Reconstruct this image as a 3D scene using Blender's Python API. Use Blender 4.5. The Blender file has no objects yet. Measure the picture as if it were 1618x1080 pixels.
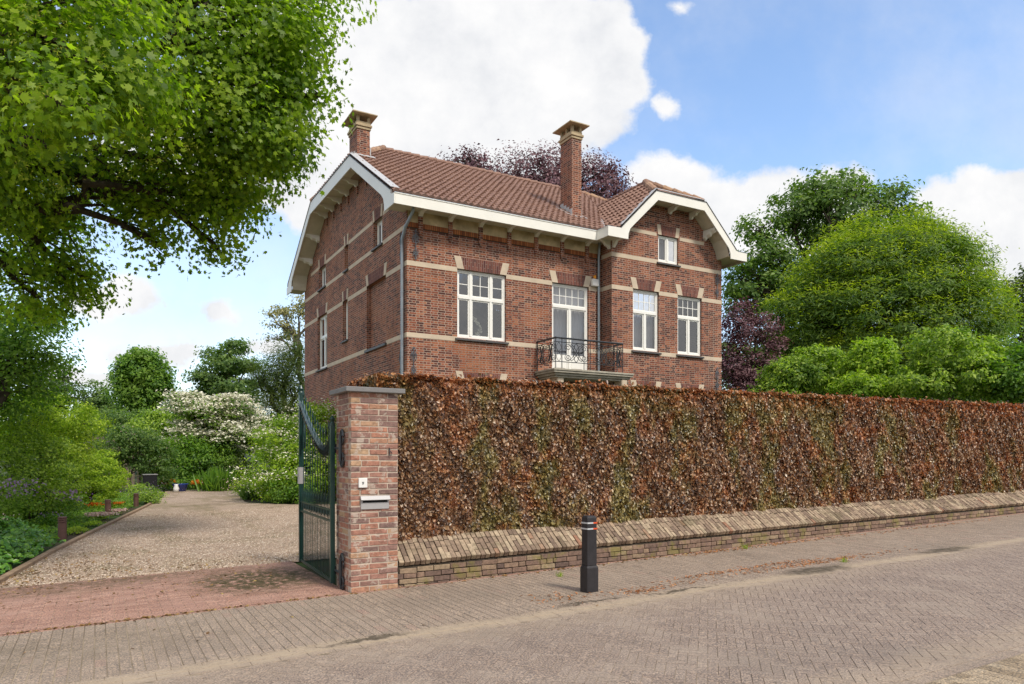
import bpy, bmesh, math, random
import numpy as np
from mathutils import Vector, Matrix
random.seed(7); rng = np.random.default_rng(11)
R = math.radians
# ------------------------------------------------------------------ camera, world, sun, exposure
# world axes: x runs along the street to the right, y runs back from the street, z up
F, TH, CH, U0, V0 = 1140.0, R(29.8), 1.5, 809.0, 722.0
cT, sT = math.cos(TH), math.sin(TH)
S = bpy.context.scene
C = S.collection
cd = bpy.data.cameras.new('camera'); cam = bpy.data.objects.new('camera', cd); C.objects.link(cam)
cam.location = (0, 0, CH); cam.rotation_euler = (R(90), 0, -TH)
cd.sensor_width = 36; cd.lens = F/1618*36; cd.shift_y = (V0-540)/1618; cd.clip_end = 6000; cd.clip_start = .05
S.camera = cam
S.view_settings.view_transform = 'Standard'; S.view_settings.look = 'None'
S.view_settings.exposure = 1.2; S.view_settings.gamma = 1; S.view_settings.use_curve_mapping = False
S.cycles.max_bounces = 6; S.cycles.diffuse_bounces = 4; S.cycles.glossy_bounces = 3; S.cycles.transparent_max_bounces = 8; S.cycles.transmission_bounces = 3
SUN_TO = Vector((0.16, -0.74, 0.95)).normalized()
sun_el = math.asin(SUN_TO.z); sun_az = math.atan2(SUN_TO.x, SUN_TO.y)
sd = bpy.data.lights.new('sun', 'SUN'); sd.energy = 1.5; sd.angle = R(11); sd.color = (1, .93, .82)
so = bpy.data.objects.new('sun', sd); C.objects.link(so); so.rotation_euler = (-SUN_TO).to_track_quat('-Z', 'Y').to_euler()

def wpt(u, v, Y):                        # pixel of the 1618x1080 photo at forward distance Y -> world
    X = (u-U0)/F*Y
    return Vector((X*cT+Y*sT, -X*sT+Y*cT, CH-(v-V0)/F*Y))
def zg(x): return 0.0234*(min(max(x, -12.0), 32.0)-2.5)
def zga(x): return 0.0234*(np.clip(x, -12.0, 32.0)-2.5)

class NT:                                # tiny node helper
    def __init__(s, tree): s.t = tree; s.n = tree.nodes; s.l = tree.links
    def new(s, kind, **kw):
        n = s.n.new(kind)
        for k, v in kw.items():
            if k.startswith('i_'): n.inputs[k[2:]].default_value = v
            else: setattr(n, k, v)
        return n
    def put(s, sock, v):
        if v is None: return
        if isinstance(v, bpy.types.NodeSocket): s.l.new(v, sock)
        else:
            if isinstance(v, (tuple, list)) and len(v) == 3 and sock.type == 'RGBA': v = (*v, 1)
            sock.default_value = v
    def math(s, op, a, b=None, c=None, clamp=False):
        n = s.new('ShaderNodeMath', operation=op, use_clamp=clamp)
        for i, v in enumerate((a, b, c)): s.put(n.inputs[i], v) if v is not None else None
        return n.outputs[0]
    def vm(s, op, a, b=None, c=None, out=0):
        n = s.new('ShaderNodeVectorMath', operation=op)
        for i, v in enumerate((a, b, c)): s.put(n.inputs[i], v) if v is not None else None
        return n.outputs[out]
    def mix(s, f, a, b, mode='MIX'):
        n = s.new('ShaderNodeMix', data_type='RGBA', blend_type=mode)
        s.put(n.inputs[0], f); s.put(n.inputs[6], a); s.put(n.inputs[7], b)
        return n.outputs[2]
    def ramp(s, f, stops, interp='LINEAR'):
        n = s.new('ShaderNodeValToRGB'); e = n.color_ramp.elements; n.color_ramp.interpolation = interp
        while len(e) < len(stops): e.new(.5)
        for i, (p, c) in enumerate(stops):
            e[i].position = p; e[i].color = (*c, 1) if len(c) == 3 else c
        s.put(n.inputs[0], f); return n.outputs[0]
    def noise(s, vec, scale, detail=3, rough=.55, out=0, dist=0):
        n = s.new('ShaderNodeTexNoise'); s.put(n.inputs['Vector'], vec)
        n.inputs['Scale'].default_value = scale; n.inputs['Detail'].default_value = detail
        n.inputs['Roughness'].default_value = rough; n.inputs['Distortion'].default_value = dist
        return n.outputs[out]
    def mapr(s, v, a, b, c=0, d=1, kind='SMOOTHSTEP'):
        n = s.new('ShaderNodeMapRange', interpolation_type=kind)
        s.put(n.inputs[0], v)
        for i, q in enumerate((a, b, c, d)): n.inputs[i+1].default_value = q
        return n.outputs[0]

w = bpy.data.worlds.new('World'); S.world = w; w.use_nodes = True
T = NT(w.node_tree); T.n.clear()
sky = T.new('ShaderNodeTexSky', sky_type='NISHITA', sun_disc=False, sun_elevation=sun_el, sun_rotation=sun_az, altitude=0, air_density=1.0, dust_density=0.5, ozone_density=2.0)
dirv = T.vm('NORMALIZE', T.new('ShaderNodeTexCoord').outputs['Generated'])
fw = T.vm('DOT_PRODUCT', dirv, (sT, cT, 0), out=1)
rt = T.vm('DOT_PRODUCT', dirv, (cT, -sT, 0), out=1)
sep = T.new('ShaderNodeSeparateXYZ'); T.put(sep.inputs[0], dirv)
fz = T.math('MAXIMUM', fw, .08)
comb = T.new('ShaderNodeCombineXYZ'); T.put(comb.inputs[0], T.math('DIVIDE', rt, fz)); T.put(comb.inputs[1], T.math('DIVIDE', sep.outputs[2], fz))
P0 = comb.outputs[0]
wob = T.noise(P0, 5.5, 6, .62, out=1)
P = T.vm('ADD', P0, T.vm('MULTIPLY', T.vm('SUBTRACT', wob, (.5, .5, .5)), (.11, .09, 0)))
clouds = [(640, 130, 175, 150), (560, 240, 170, 150), (790, 70, 190, 105), (930, 75, 100, 85), (820, 160, 190, 95), (975, 130, 62, 52), (1057, 158, 24, 24),
          (760, 260, 220, 60), (470, 60, 170, 120), (330, 250, 230, 90),
          (1070, 275, 82, 46), (1110, 345, 130, 75), (1225, 305, 95, 48), (1325, 300, 60, 36), (1290, 360, 150, 60), (1390, 360, 70, 30),
          (1560, 335, 125, 68), (1640, 350, 130, 90), (1600, 420, 160, 60), (1083, 6, 26, 14),
          (180, 470, 85, 42), (345, 500, 62, 24), (250, 555, 110, 26), (150, 590, 110, 26), (420, 545, 90, 22)]
field = None
for (u, v, a, b) in clouds:
    c = ((u-U0)/F, (V0-v)/F); sx, sy = F/a, F/b
    q = T.vm('MULTIPLY_ADD', P, (sx, sy, 0), (-c[0]*sx, -c[1]*sy, 0))
    val = T.math('SUBTRACT', 1.0, T.vm('LENGTH', q, out=1))
    val = T.math('MULTIPLY', val, min(a, b)/90.0)
    field = val if field is None else T.math('MAXIMUM', field, val)
fine = T.noise(P0, 16, 7, .62)
field = T.math('ADD', field, T.math('MULTIPLY', T.math('SUBTRACT', fine, .5), .46))
dens = T.mapr(field, -.06, .17)
# soft veil near the horizon and unseen cloud cover behind the viewer
gen = T.noise(T.vm('MULTIPLY', dirv, (1, 1, 2.2)), 2.3, 7, .6)
back = T.mapr(gen, .33, .47)  # unseen clouds behind the viewer, thickened to whiten the ambient light
frontm = T.mapr(fw, .12, .3)
dens = T.math('ADD', T.math('MULTIPLY', dens, frontm), T.math('MULTIPLY', back, T.math('SUBTRACT', 1.0, frontm)))
veil = T.math('MULTIPLY', T.mapr(T.noise(P0, 3.2, 6, .6), .35, .75), .35)
lowv = T.math('MULTIPLY', T.mapr(sep.outputs[2], .42, .02), .38)
veil = T.math('MAXIMUM', veil, lowv)
leftv = T.mapr(comb.outputs[0], .0, 1.0)
lv = T.new('ShaderNodeSeparateXYZ'); T.put(lv.inputs[0], P0)
veil = T.math('ADD', veil, T.math('MULTIPLY', T.mapr(lv.outputs[0], .12, -.35), .16))
dens2 = T.math('MAXIMUM', dens, T.math('MULTIPLY', veil, .9, clamp=True))
shade = T.noise(P0, 5.5, 7, .62)
ccol = T.ramp(shade, [(.30, (.74, .76, .80)), (.48, (.90, .905, .92)), (.66, (1.02, 1.01, 1.0))])
bg1 = T.new('ShaderNodeBackground'); T.l.new(sky.outputs[0], bg1.inputs[0]); bg1.inputs[1].default_value = .12
bg2 = T.new('ShaderNodeBackground'); T.l.new(ccol, bg2.inputs[0]); bg2.inputs[1].default_value = .45
mx = T.new('ShaderNodeMixShader'); T.l.new(dens2, mx.inputs[0]); T.l.new(bg1.outputs[0], mx.inputs[1]); T.l.new(bg2.outputs[0], mx.inputs[2])
ow = T.new('ShaderNodeOutputWorld'); T.l.new(mx.outputs[0], ow.inputs[0])
w.cycles.sampling_method = 'MANUAL'; w.cycles.sample_map_resolution = 512

# ------------------------------------------------------------------ materials
def mat(name):
    m = bpy.data.materials.new(name); m.use_nodes = True
    t = NT(m.node_tree); t.n.clear()
    b = t.new('ShaderNodeBsdfPrincipled'); o = t.new('ShaderNodeOutputMaterial'); t.l.new(b.outputs[0], o.inputs[0])
    t.b = b; t.o = o; t.pos = t.new('ShaderNodeNewGeometry').outputs['Position']
    return m, t
def setb(t, col=None, rough=None, spec=None, bump=None, bdist=.01, bstr=1.0):
    if col is not None: t.put(t.b.inputs['Base Color'], col)
    if rough is not None: t.put(t.b.inputs['Roughness'], rough)
    if spec is not None: t.put(t.b.inputs['Specular IOR Level'], spec)
    if bump is not None:
        n = t.new('ShaderNodeBump'); n.inputs['Strength'].default_value = bstr; n.inputs['Distance'].default_value = bdist
        t.put(n.inputs['Height'], bump); t.l.new(n.outputs[0], t.b.inputs['Normal'])
def island(t): return t.new('ShaderNodeNewGeometry').outputs['Random Per Island']
def plain(name, col, rough=.6, var=.12, scale=6, spec=.4, bump=.002, bs=60, metal=0):
    m, t = mat(name)
    n = t.noise(t.pos, scale, 5, .6)
    k = t.mapr(n, .25, .75, 1-var, 1+var, 'LINEAR')
    c = t.vm('SCALE', (*col,)); c.node.inputs[0].default_value = col; t.put(c.node.inputs['Scale'], k)
    setb(t, c, rough, spec, t.noise(t.pos, bs, 3), bump)
    t.b.inputs['Metallic'].default_value = metal
    return m

def planar(t, swap=False):               # brick coordinates from world position, chosen by the face normal
    g = t.new('ShaderNodeNewGeometry'); sp = t.new('ShaderNodeSeparateXYZ'); t.l.new(g.outputs['Position'], sp.inputs[0])
    sn = t.new('ShaderNodeSeparateXYZ'); t.l.new(g.outputs['True Normal'], sn.inputs[0])
    ax = t.math('GREATER_THAN', t.math('ABSOLUTE', sn.outputs[0]), .7)
    hx = t.math('ADD', t.math('MULTIPLY', sp.outputs[1], ax), t.math('MULTIPLY', sp.outputs[0], t.math('SUBTRACT', 1.0, ax)))
    c = t.new('ShaderNodeCombineXYZ')
    if swap: t.put(c.inputs[0], t.math('ADD', sp.outputs[2], .03)); t.put(c.inputs[1], hx)
    else: t.put(c.inputs[0], hx); t.put(c.inputs[1], t.math('ADD', sp.outputs[2], .03))
    return c.outputs[0], sp

def brick_mat(name, stops, mortar, bw=.22, rh=.0648, ms=.0065, swap=False, stain=(.30, .105, .045), staina=.55, squash=.5):
    m, t = mat(name); v, sp = planar(t, swap)
    b = t.new('ShaderNodeTexBrick', offset=.25 if squash != 1 else .5, offset_frequency=2, squash=squash, squash_frequency=2)
    t.l.new(v, b.inputs['Vector'])
    b.inputs['Color1'].default_value = (0, 0, 0, 1); b.inputs['Color2'].default_value = (1, 1, 1, 1); b.inputs['Mortar'].default_value = (.5, .5, .5, 1)
    b.inputs['Scale'].default_value = 1; b.inputs['Mortar Size'].default_value = ms; b.inputs['Mortar Smooth'].default_value = .15
    b.inputs['Brick Width'].default_value = bw; b.inputs['Row Height'].default_value = rh
    col = t.ramp(b.outputs['Color'], stops)
    big = t.noise(t.pos, .55, 5, .6)
    col = t.mix(t.math('MULTIPLY', t.mapr(big, .48, .68), staina), col, stain)
    grime = t.noise(t.pos, 2.1, 6, .65)
    col = t.mix(t.math('MULTIPLY', t.mapr(grime, .5, .72), .35), col, (.055, .03, .028))
    streak = t.noise(t.vm('MULTIPLY', t.pos, (3.2, 3.2, .28)), 1.0, 5, .65)
    col = t.mix(t.math('MULTIPLY', t.mapr(streak, .52, .70), .5), col, (.075, .042, .036))
    clean = t.noise(t.vm('ADD', t.vm('MULTIPLY', t.pos, (.5, .5, 1.1)), (4, 2, 9)), 1.0, 4, .6)
    col = t.mix(t.math('MULTIPLY', t.mapr(clean, .55, .68), .5*(staina > 0)), col, (.46, .17, .075))
    mc = t.mix(t.mapr(t.noise(t.pos, 1.3, 5), .35, .7), mortar, tuple(q*.62 for q in mortar))
    f = t.math('MULTIPLY', b.outputs['Fac'], t.mapr(t.noise(t.pos, 3.0, 4), .2, .45, .75, 1.0))
    col = t.mix(f, col, mc)
    col = t.vm('MULTIPLY', col, t.mix(.35, (1, 1, 1), t.noise(t.pos, 45, 2, out=1)))
    h = t.math('ADD', t.math('MULTIPLY', t.math('SUBTRACT', 1.0, b.outputs['Fac']), .8), t.math('MULTIPLY', t.noise(t.pos, 90, 3), .5))
    setb(t, col, .85, .25, h, .006)
    return m
HB = [(0, (.075, .032, .028)), (.25, (.15, .052, .038)), (.5, (.27, .085, .050)), (.8, (.37, .125, .068)), (1, (.44, .18, .10))]
M = {}
M['brick'] = brick_mat('house_brick', HB, ms=.008, mortar=(.54, .40, .32), stain=(.40, .14, .06), staina=.38)
M['brick_side'] = M['brick']
M['brick_orange'] = brick_mat('orange_brick', [(0, (.24, .07, .025)), (.5, (.38, .12, .04)), (1, (.46, .17, .06))], (.10, .05, .035), bw=.9, rh=.065, swap=True, squash=1, staina=0)
M['brick_arch'] = brick_mat('arch_brick', [(0, (.10, .035, .035)), (.5, (.19, .065, .05)), (1, (.28, .10, .07))], (.36, .26, .22), bw=.24, rh=.062, swap=True, squash=1, staina=.0)
M['stone'] = plain('band_stone', (.56, .46, .35), .8, .14, 3.0, .3, .003)
M['capstone'] = plain('chimney_stone', (.42, .33, .21), .85, .25, 4.0, .25, .004)
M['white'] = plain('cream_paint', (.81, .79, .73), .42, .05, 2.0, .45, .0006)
M['winwhite'] = plain('window_paint', (.83, .82, .78), .35, .03, 2.0, .5, .0003)
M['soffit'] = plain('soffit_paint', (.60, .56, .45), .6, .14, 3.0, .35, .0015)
M['plaster'] = plain('frieze_plaster', (.52, .41, .25), .9, .45, 2.6, .2, .003)
M['zinc'] = plain('zinc', (.30, .34, .38), .42, .15, 5, .5, .001, metal=.5)
M['lead'] = plain('lead', (.45, .45, .46), .6, .12, 8, .4, .003)
M['slate'] = plain('slate_sill', (.085, .08, .08), .55, .2, 8, .4, .002)
M['capslab'] = plain('cap_stone', (.19, .185, .185), .6, .12, 8, .4, .002)
M['iron'] = plain('painted_iron', (.028, .032, .038), .4, .2, 9, .5, .001)
M['greeniron'] = plain('green_iron', (.010, .040, .034), .3, .2, 9, .5, .0008)
M['greyiron'] = plain('grey_iron', (.11, .12, .14), .5, .25, 9, .5, .001)
M['bollard'] = plain('black_plastic', (.022, .020, .023), .55, .35, 14, .4, .003)
M['curtain'] = plain('net_curtain', (.50, .48, .49), .9, .05, 3, .1, .001)
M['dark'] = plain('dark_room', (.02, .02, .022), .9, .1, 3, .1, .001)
M['steel'] = plain('brushed_steel', (.38, .37, .375), .5, .06, 20, .4, .0006, metal=.15)
M['balstone'] = plain('balcony_stone', (.36, .33, .27), .85, .3, 3.5, .25, .004)
M['whiteplastic'] = plain('white_plastic', (.75, .74, .72), .4, .04, 3, .5, .0004)
M['amber'] = plain('amber_plastic', (.80, .30, .01), .3, .05, 3, .5, .0004)
M['rust'] = plain('brown_metal', (.11, .055, .045), .55, .2, 14, .4, .002)
M['bark'] = plain('bark', (.060, .048, .036), .9, .35, 9, .2, .02, bs=22)
M['palebark'] = plain('pale_bark', (.16, .14, .11), .9, .3, 9, .2, .01, bs=22)
M['reflgrey'] = plain('grey_reflector', (.50, .51, .53), .35, .05, 10, .6, .0005)
M['reflred'] = plain('red_reflector', (.62, .085, .025), .35, .1, 10, .6, .0005)
M['blackslot'] = plain('black', (.006, .006, .007), .6, .1, 3, .2, .0004)

m, t = mat('roof_tile')
r_ = island(t); n1 = t.noise(t.pos, 1.1, 5, .6); n2 = t.noise(t.pos, 7.5, 4, .65); n3 = t.noise(t.pos, 26, 3, .6)
col = t.ramp(n2, [(.25, (.155, .088, .066)), (.5, (.255, .148, .112)), (.75, (.37, .23, .175))])
col = t.mix(t.mapr(n1, .45, .75, 0, .5), col, (.22, .13, .105))
col = t.vm('MULTIPLY', col, t.mix(.5, (1, 1, 1), t.ramp(n3, [(.3, (.55, .55, .55)), (.7, (1.35, 1.3, 1.25))])))
setb(t, col, .7, .3, n3, .006); M['tile'] = m
m, t = mat('ridge_tile')
col = t.ramp(island(t), [(0, (.22, .13, .09)), (.5, (.34, .20, .13)), (1, (.42, .27, .17))])
col = t.mix(t.mapr(t.noise(t.pos, 9, 4), .45, .7, 0, .7), col, (.12, .085, .07))
setb(t, col, .8, .25, t.noise(t.pos, 40, 3), .004); M['ridge'] = m

m, t = mat('window_glass')
tr = t.new('ShaderNodeBsdfTransparent'); tr.inputs[0].default_value = (.80, .82, .84, 1)
gl = t.new('ShaderNodeBsdfGlossy'); gl.inputs['Roughness'].default_value = .03
wav = t.new('ShaderNodeBump'); wav.inputs['Strength'].default_value = .25; wav.inputs['Distance'].default_value = .01; t.put(wav.inputs['Height'], t.noise(t.pos, 2.2, 2)); t.l.new(wav.outputs[0], gl.inputs['Normal'])
lw = t.new('ShaderNodeLayerWeight'); lw.inputs[0].default_value = .35
ms_ = t.new('ShaderNodeMixShader'); t.put(ms_.inputs[0], t.math('MULTIPLY_ADD', lw.outputs[0], .7, .16, clamp=True)); t.l.new(tr.outputs[0], ms_.inputs[1]); t.l.new(gl.outputs[0], ms_.inputs[2])
t.l.new(ms_.outputs[0], t.o.inputs[0]); M['glass'] = m

def leaf_mat(name, stops, patch=None, pa=.6, pscale=.8, rough=.5, spec=.35, trans=.45, tcol=None, pr=(.48, .64)):
    m, t = mat(name); r = island(t)
    col = t.ramp(r, stops)
    if patch: col = t.mix(t.math('MULTIPLY', t.mapr(t.noise(t.pos, pscale, 4, .6), *pr), pa), col, patch)
    setb(t, col, rough, spec)
    tl = t.new('ShaderNodeBsdfTranslucent')
    t.put(tl.inputs[0], t.vm('MULTIPLY', col, tcol or (1.5, 1.7, .5)))
    mxs = t.new('ShaderNodeMixShader'); mxs.inputs[0].default_value = trans
    t.l.new(t.b.outputs[0], mxs.inputs[1]); t.l.new(tl.outputs[0], mxs.inputs[2]); t.l.new(mxs.outputs[0], t.o.inputs[0])
    return m
def G(a, b, c, gain=(2.35, 1.72, 1.55), **k):
    f = lambda q: tuple(min(.9, x*g) for x, g in zip(q, gain))
    if 'patch' in k: k['patch'] = f(k['patch'])
    return leaf_mat('foliage', [(0, f(a)), (.5, f(b)), (1, f(c))], **k)
L = {}
L['maple'] = G((.030, .080, .010), (.068, .15, .014), (.14, .265, .024), patch=(.17, .29, .02), pa=.5, pscale=1.6, trans=.55)
L['mapledark'] = G((.020, .060, .010), (.040, .105, .012), (.075, .16, .018), patch=(.10, .18, .02), pa=.4, pscale=1.0)
L['mid'] = G((.022, .075, .014), (.052, .14, .020), (.10, .22, .028), patch=(.09, .17, .02), pa=.4, pscale=.5)
L['walnut'] = G((.026, .075, .018), (.050, .12, .024), (.09, .175, .04), patch=(.03, .07, .03), pa=.4, pscale=.3)
L['dark'] = G((.012, .036, .008), (.026, .062, .012), (.05, .095, .018), patch=(.05, .08, .015), pa=.5, pscale=.5)
L['cool'] = G((.024, .068, .022), (.045, .11, .030), (.085, .165, .045), patch=(.07, .14, .05), pa=.4, pscale=.4)
L['bright'] = G((.050, .125, .014), (.105, .22, .02), (.19, .33, .035), patch=(.05, .13, .02), pa=.5, pscale=.8)
L['lime'] = G((.062, .14, .014), (.115, .23, .02), (.20, .34, .035), patch=(.12, .20, .02), pa=.45, pscale=.9)
L['light'] = G((.040, .10, .022), (.105, .21, .034), (.20, .34, .06), patch=(.03, .095, .02), pa=.55, pscale=.7)
L['chestnut'] = G((.026, .072, .012), (.048, .115, .016), (.085, .17, .022), patch=(.03, .085, .018), pa=.6, pscale=.45)
L['plum'] = G((.030, .014, .020), (.070, .034, .044), (.14, .078, .090), patch=(.07, .04, .035), pa=.4, pscale=.6, tcol=(1.3, .8, .8), trans=.2, gain=(2.0, 1.9, 1.9))
L['white'] = G((.60, .58, .42), (.72, .70, .54), (.82, .80, .68), tcol=(1, 1, .9), trans=.2, gain=(1, 1, 1))
L['grey'] = G((.07, .10, .045), (.12, .16, .07), (.20, .24, .12), trans=.25)
L['ivy'] = G((.018, .075, .010), (.035, .125, .014), (.075, .20, .022), rough=.35, spec=.5, trans=.15)
L['purpleflower'] = G((.30, .16, .36), (.42, .27, .50), (.60, .45, .62), tcol=(1, 1, 1), gain=(1, 1, 1))
L['orangeflower'] = G((.55, .10, .01), (.70, .20, .015), (.75, .38, .03), tcol=(1, 1, 1), gain=(1, 1, 1))
L['pinkflower'] = G((.55, .35, .32), (.62, .46, .40), (.70, .60, .50), tcol=(1, 1, 1), gain=(1, 1, 1))
L['litter'] = leaf_mat('litter', [(0, (.13, .07, .03)), (.5, (.26, .14, .05)), (1, (.34, .25, .09))], trans=.05)
L['needles'] = leaf_mat('needles', [(0, (.28, .10, .03)), (.5, (.42, .17, .06)), (1, (.50, .26, .12))], trans=.0)
# copper beech: purple-brown with rusty and olive sprays, rusty young tips along the top
m, t = mat('copper_beech'); r = island(t)
sp = t.new('ShaderNodeSeparateXYZ'); t.l.new(t.pos, sp.inputs[0])
base = t.ramp(r, [(0, (.050, .030, .021)), (.3, (.115, .062, .038)), (.55, (.205, .105, .052)), (.76, (.32, .165, .068)), (.9, (.44, .29, .16)), (1, (.58, .47, .36))])
olive = t.ramp(r, [(0, (.05, .048, .018)), (.5, (.165, .14, .038)), (1, (.37, .31, .10))])
rust = t.ramp(r, [(0, (.07, .028, .018)), (.5, (.31, .108, .038)), (1, (.55, .27, .11))])
nn = t.noise(t.vm('MULTIPLY', t.pos, (1, 1, .45)), 1.5, 4, .6)
col = t.mix(t.mapr(nn, .50, .60, 0, .9), base, olive)
n2 = t.noise(t.vm('ADD', t.pos, (7, 3, 1)), 1.9, 4, .6)
col = t.mix(t.mapr(n2, .50, .66, 0, .8), col, rust)
topf = t.mapr(sp.outputs[2], 2.15, 2.55, 0, .85)
col = t.mix(t.math('MULTIPLY', topf, t.mapr(r, .25, .6)), col, rust)
setb(t, col, .36, .6)
tl = t.new('ShaderNodeBsdfTranslucent'); t.put(tl.inputs[0], t.vm('MULTIPLY', col, (1.8, 1.0, .6)))
mxs = t.new('ShaderNodeMixShader'); mxs.inputs[0].default_value = .22
t.l.new(t.b.outputs[0], mxs.inputs[1]); t.l.new(tl.outputs[0], mxs.inputs[2]); t.l.new(mxs.outputs[0], t.o.inputs[0]); L['beech'] = m

# loose-brick materials: colour by brick
def loose(name, stops, moss=None, ma=.5, stain=None):
    m, t = mat(name); col = t.ramp(island(t), stops)
    n = t.noise(t.pos, 22, 5, .65)
    col = t.vm('MULTIPLY', col, t.ramp(n, [(.25, (.55, .55, .55)), (.5, (.95, .95, .95)), (.75, (1.35, 1.33, 1.3))]))
    if moss: col = t.mix(t.math('MULTIPLY', t.mapr(t.noise(t.pos, 3.2, 5, .65), .5, .66), ma), col, moss)
    if stain: col = t.mix(t.math('MULTIPLY', t.mapr(t.noise(t.vm('ADD', t.pos, (3, 9, 2)), 7, 6, .7), .55, .62), .8), col, stain)
    setb(t, col, .88, .25, t.math('ADD', t.math('MULTIPLY', t.noise(t.pos, 60, 4, .7), .7), t.math('MULTIPLY', n, .6)), .006)
    return m
M['pillar_brick'] = loose('pillar_brick', [(0, (.17, .115, .105)), (.25, (.26, .155, .13)), (.5, (.33, .17, .13)), (.78, (.37, .175, .12)), (.92, (.41, .23, .15)), (1, (.44, .32, .20))], stain=(.46, .38, .32))
M['coping_brick'] = loose('coping_brick', [(0, (.17, .12, .09)), (.35, (.25, .18, .13)), (.7, (.33, .25, .175)), (.96, (.40, .315, .22)), (1, (.27, .14, .09))], moss=(.10, .085, .045), ma=.55)
M['plinth_brick'] = loose('plinth_brick', [(0, (.13, .09, .075)), (.4, (.20, .13, .10)), (.8, (.27, .185, .13)), (1, (.30, .23, .15))], moss=(.19, .17, .045), ma=.7)
M['mortar'] = plain('mortar', (.46, .38, .31), .95, .3, 7, .2, .004)
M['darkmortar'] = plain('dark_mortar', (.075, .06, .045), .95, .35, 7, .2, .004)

# ------------------------------------------------------------------ mesh helpers
def link(name, me, m, parent=None):
    o = bpy.data.objects.new(name, me); C.objects.link(o)
    for q in (m if isinstance(m, (list, tuple)) else [m]): me.materials.append(q)
    if parent: o.parent = parent
    return o
def tag(o, label, cat=None, group=None, kind=None):
    if label: o['label'] = label
    if cat: o['category'] = cat
    if group: o['group'] = group
    if kind: o['kind'] = kind
    return o
def empty(name, loc=(0, 0, 0)):
    o = bpy.data.objects.new(name, None); C.objects.link(o); o.location = loc
    o.empty_display_size = .1
    return o
class B:                                  # collects shapes and links them as one mesh
    def __init__(s): s.v = []; s.f = []; s.mi = []
    def poly(s, pts, mi=0):
        n = len(s.v); s.v += [tuple(p) for p in pts]; s.f.append(tuple(range(n, n+len(pts)))); s.mi.append(mi); return s
    def box(s, a, b, mi=0):
        x0, y0, z0 = (min(a[i], b[i]) for i in range(3)); x1, y1, z1 = (max(a[i], b[i]) for i in range(3))
        return s.hexa([(x0, y0, z0), (x1, y0, z0), (x1, y1, z0), (x0, y1, z0)], [(x0, y0, z1), (x1, y0, z1), (x1, y1, z1), (x0, y1, z1)], mi)
    def hexa(s, lo, hi, mi=0):
        n = len(s.v); s.v += [tuple(p) for p in lo]+[tuple(p) for p in hi]; k = len(lo)
        s.f.append(tuple(n+i for i in reversed(range(k)))); s.f.append(tuple(n+k+i for i in range(k)))
        for i in range(k): j = (i+1) % k; s.f.append((n+i, n+j, n+k+j, n+k+i))
        s.mi += [mi]*(k+2); return s
    def prism(s, pts, off, mi=0):          # polygon (possibly concave) pushed along off
        n = len(s.v); k = len(pts); o = Vector(off)
        s.v += [tuple(p) for p in pts]+[tuple(Vector(p)+o) for p in pts]
        s.f.append(tuple(n+i for i in range(k))); s.f.append(tuple(n+k+i for i in reversed(range(k))))
        for i in range(k): j = (i+1) % k; s.f.append((n+i, n+k+i, n+k+j, n+j))
        s.mi += [mi]*(k+2); return s
    def tube(s, pts, r, seg=6, cap=True):
        pts = [Vector(p) for p in pts]; rs = r if isinstance(r, (list, tuple)) else [r]*len(pts); n0 = len(s.v)
        up = Vector((.13, .07, 1)).normalized()
        for i, p in enumerate(pts):
            d = (pts[min(i+1, len(pts)-1)]-pts[max(i-1, 0)]); d = d.normalized() if d.length > 1e-9 else Vector((0, 0, 1))
            a = d.cross(up); a = a.normalized() if a.length > .05 else d.cross(Vector((1, 0, 0))).normalized(); b = d.cross(a)
            for k in range(seg):
                q = 2*math.pi*k/seg; s.v.append(tuple(p+(a*math.cos(q)+b*math.sin(q))*rs[i]))
        for i in range(len(pts)-1):
            for k in range(seg):
                j = (k+1) % seg; s.f.append((n0+i*seg+k, n0+i*seg+j, n0+(i+1)*seg+j, n0+(i+1)*seg+k)); s.mi.append(0)
        if cap:
            s.f.append(tuple(n0+k for k in range(seg))); e = n0+(len(pts)-1)*seg; s.f.append(tuple(e+k for k in reversed(range(seg)))); s.mi += [0, 0]
        return s
    def lathe(s, c, prof, seg=16):         # prof: (radius, z)
        n0 = len(s.v)
        for (r, z) in prof:
            for k in range(seg): q = 2*math.pi*k/seg; s.v.append((c[0]+r*math.cos(q), c[1]+r*math.sin(q), c[2]+z))
        for i in range(len(prof)-1):
            for k in range(seg): j = (k+1) % seg; s.f.append((n0+i*seg+k, n0+i*seg+j, n0+(i+1)*seg+j, n0+(i+1)*seg+k)); s.mi.append(0)
        s.f.append(tuple(n0+k for k in reversed(range(seg)))); e = n0+(len(prof)-1)*seg; s.f.append(tuple(e+k for k in range(seg))); s.mi += [0, 0]
        return s
    def out(s, name, m, parent=None, bevel=0, smooth=False):
        me = bpy.data.meshes.new(name); me.from_pydata(s.v, [], s.f)
        for p, i in zip(me.polygons, s.mi): p.material_index = i
        bm = bmesh.new(); bm.from_mesh(me); bmesh.ops.recalc_face_normals(bm, faces=bm.faces)
        if bevel: bmesh.ops.bevel(bm, geom=[e for e in bm.edges if len(e.link_faces) == 2 and e.calc_face_angle(0) > .5], offset=bevel, segments=1, affect='EDGES', profile=.5)
        bm.to_mesh(me); bm.free()
        if smooth:
            for p in me.polygons: p.use_smooth = True
        return link(name, me, m, parent)

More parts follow.
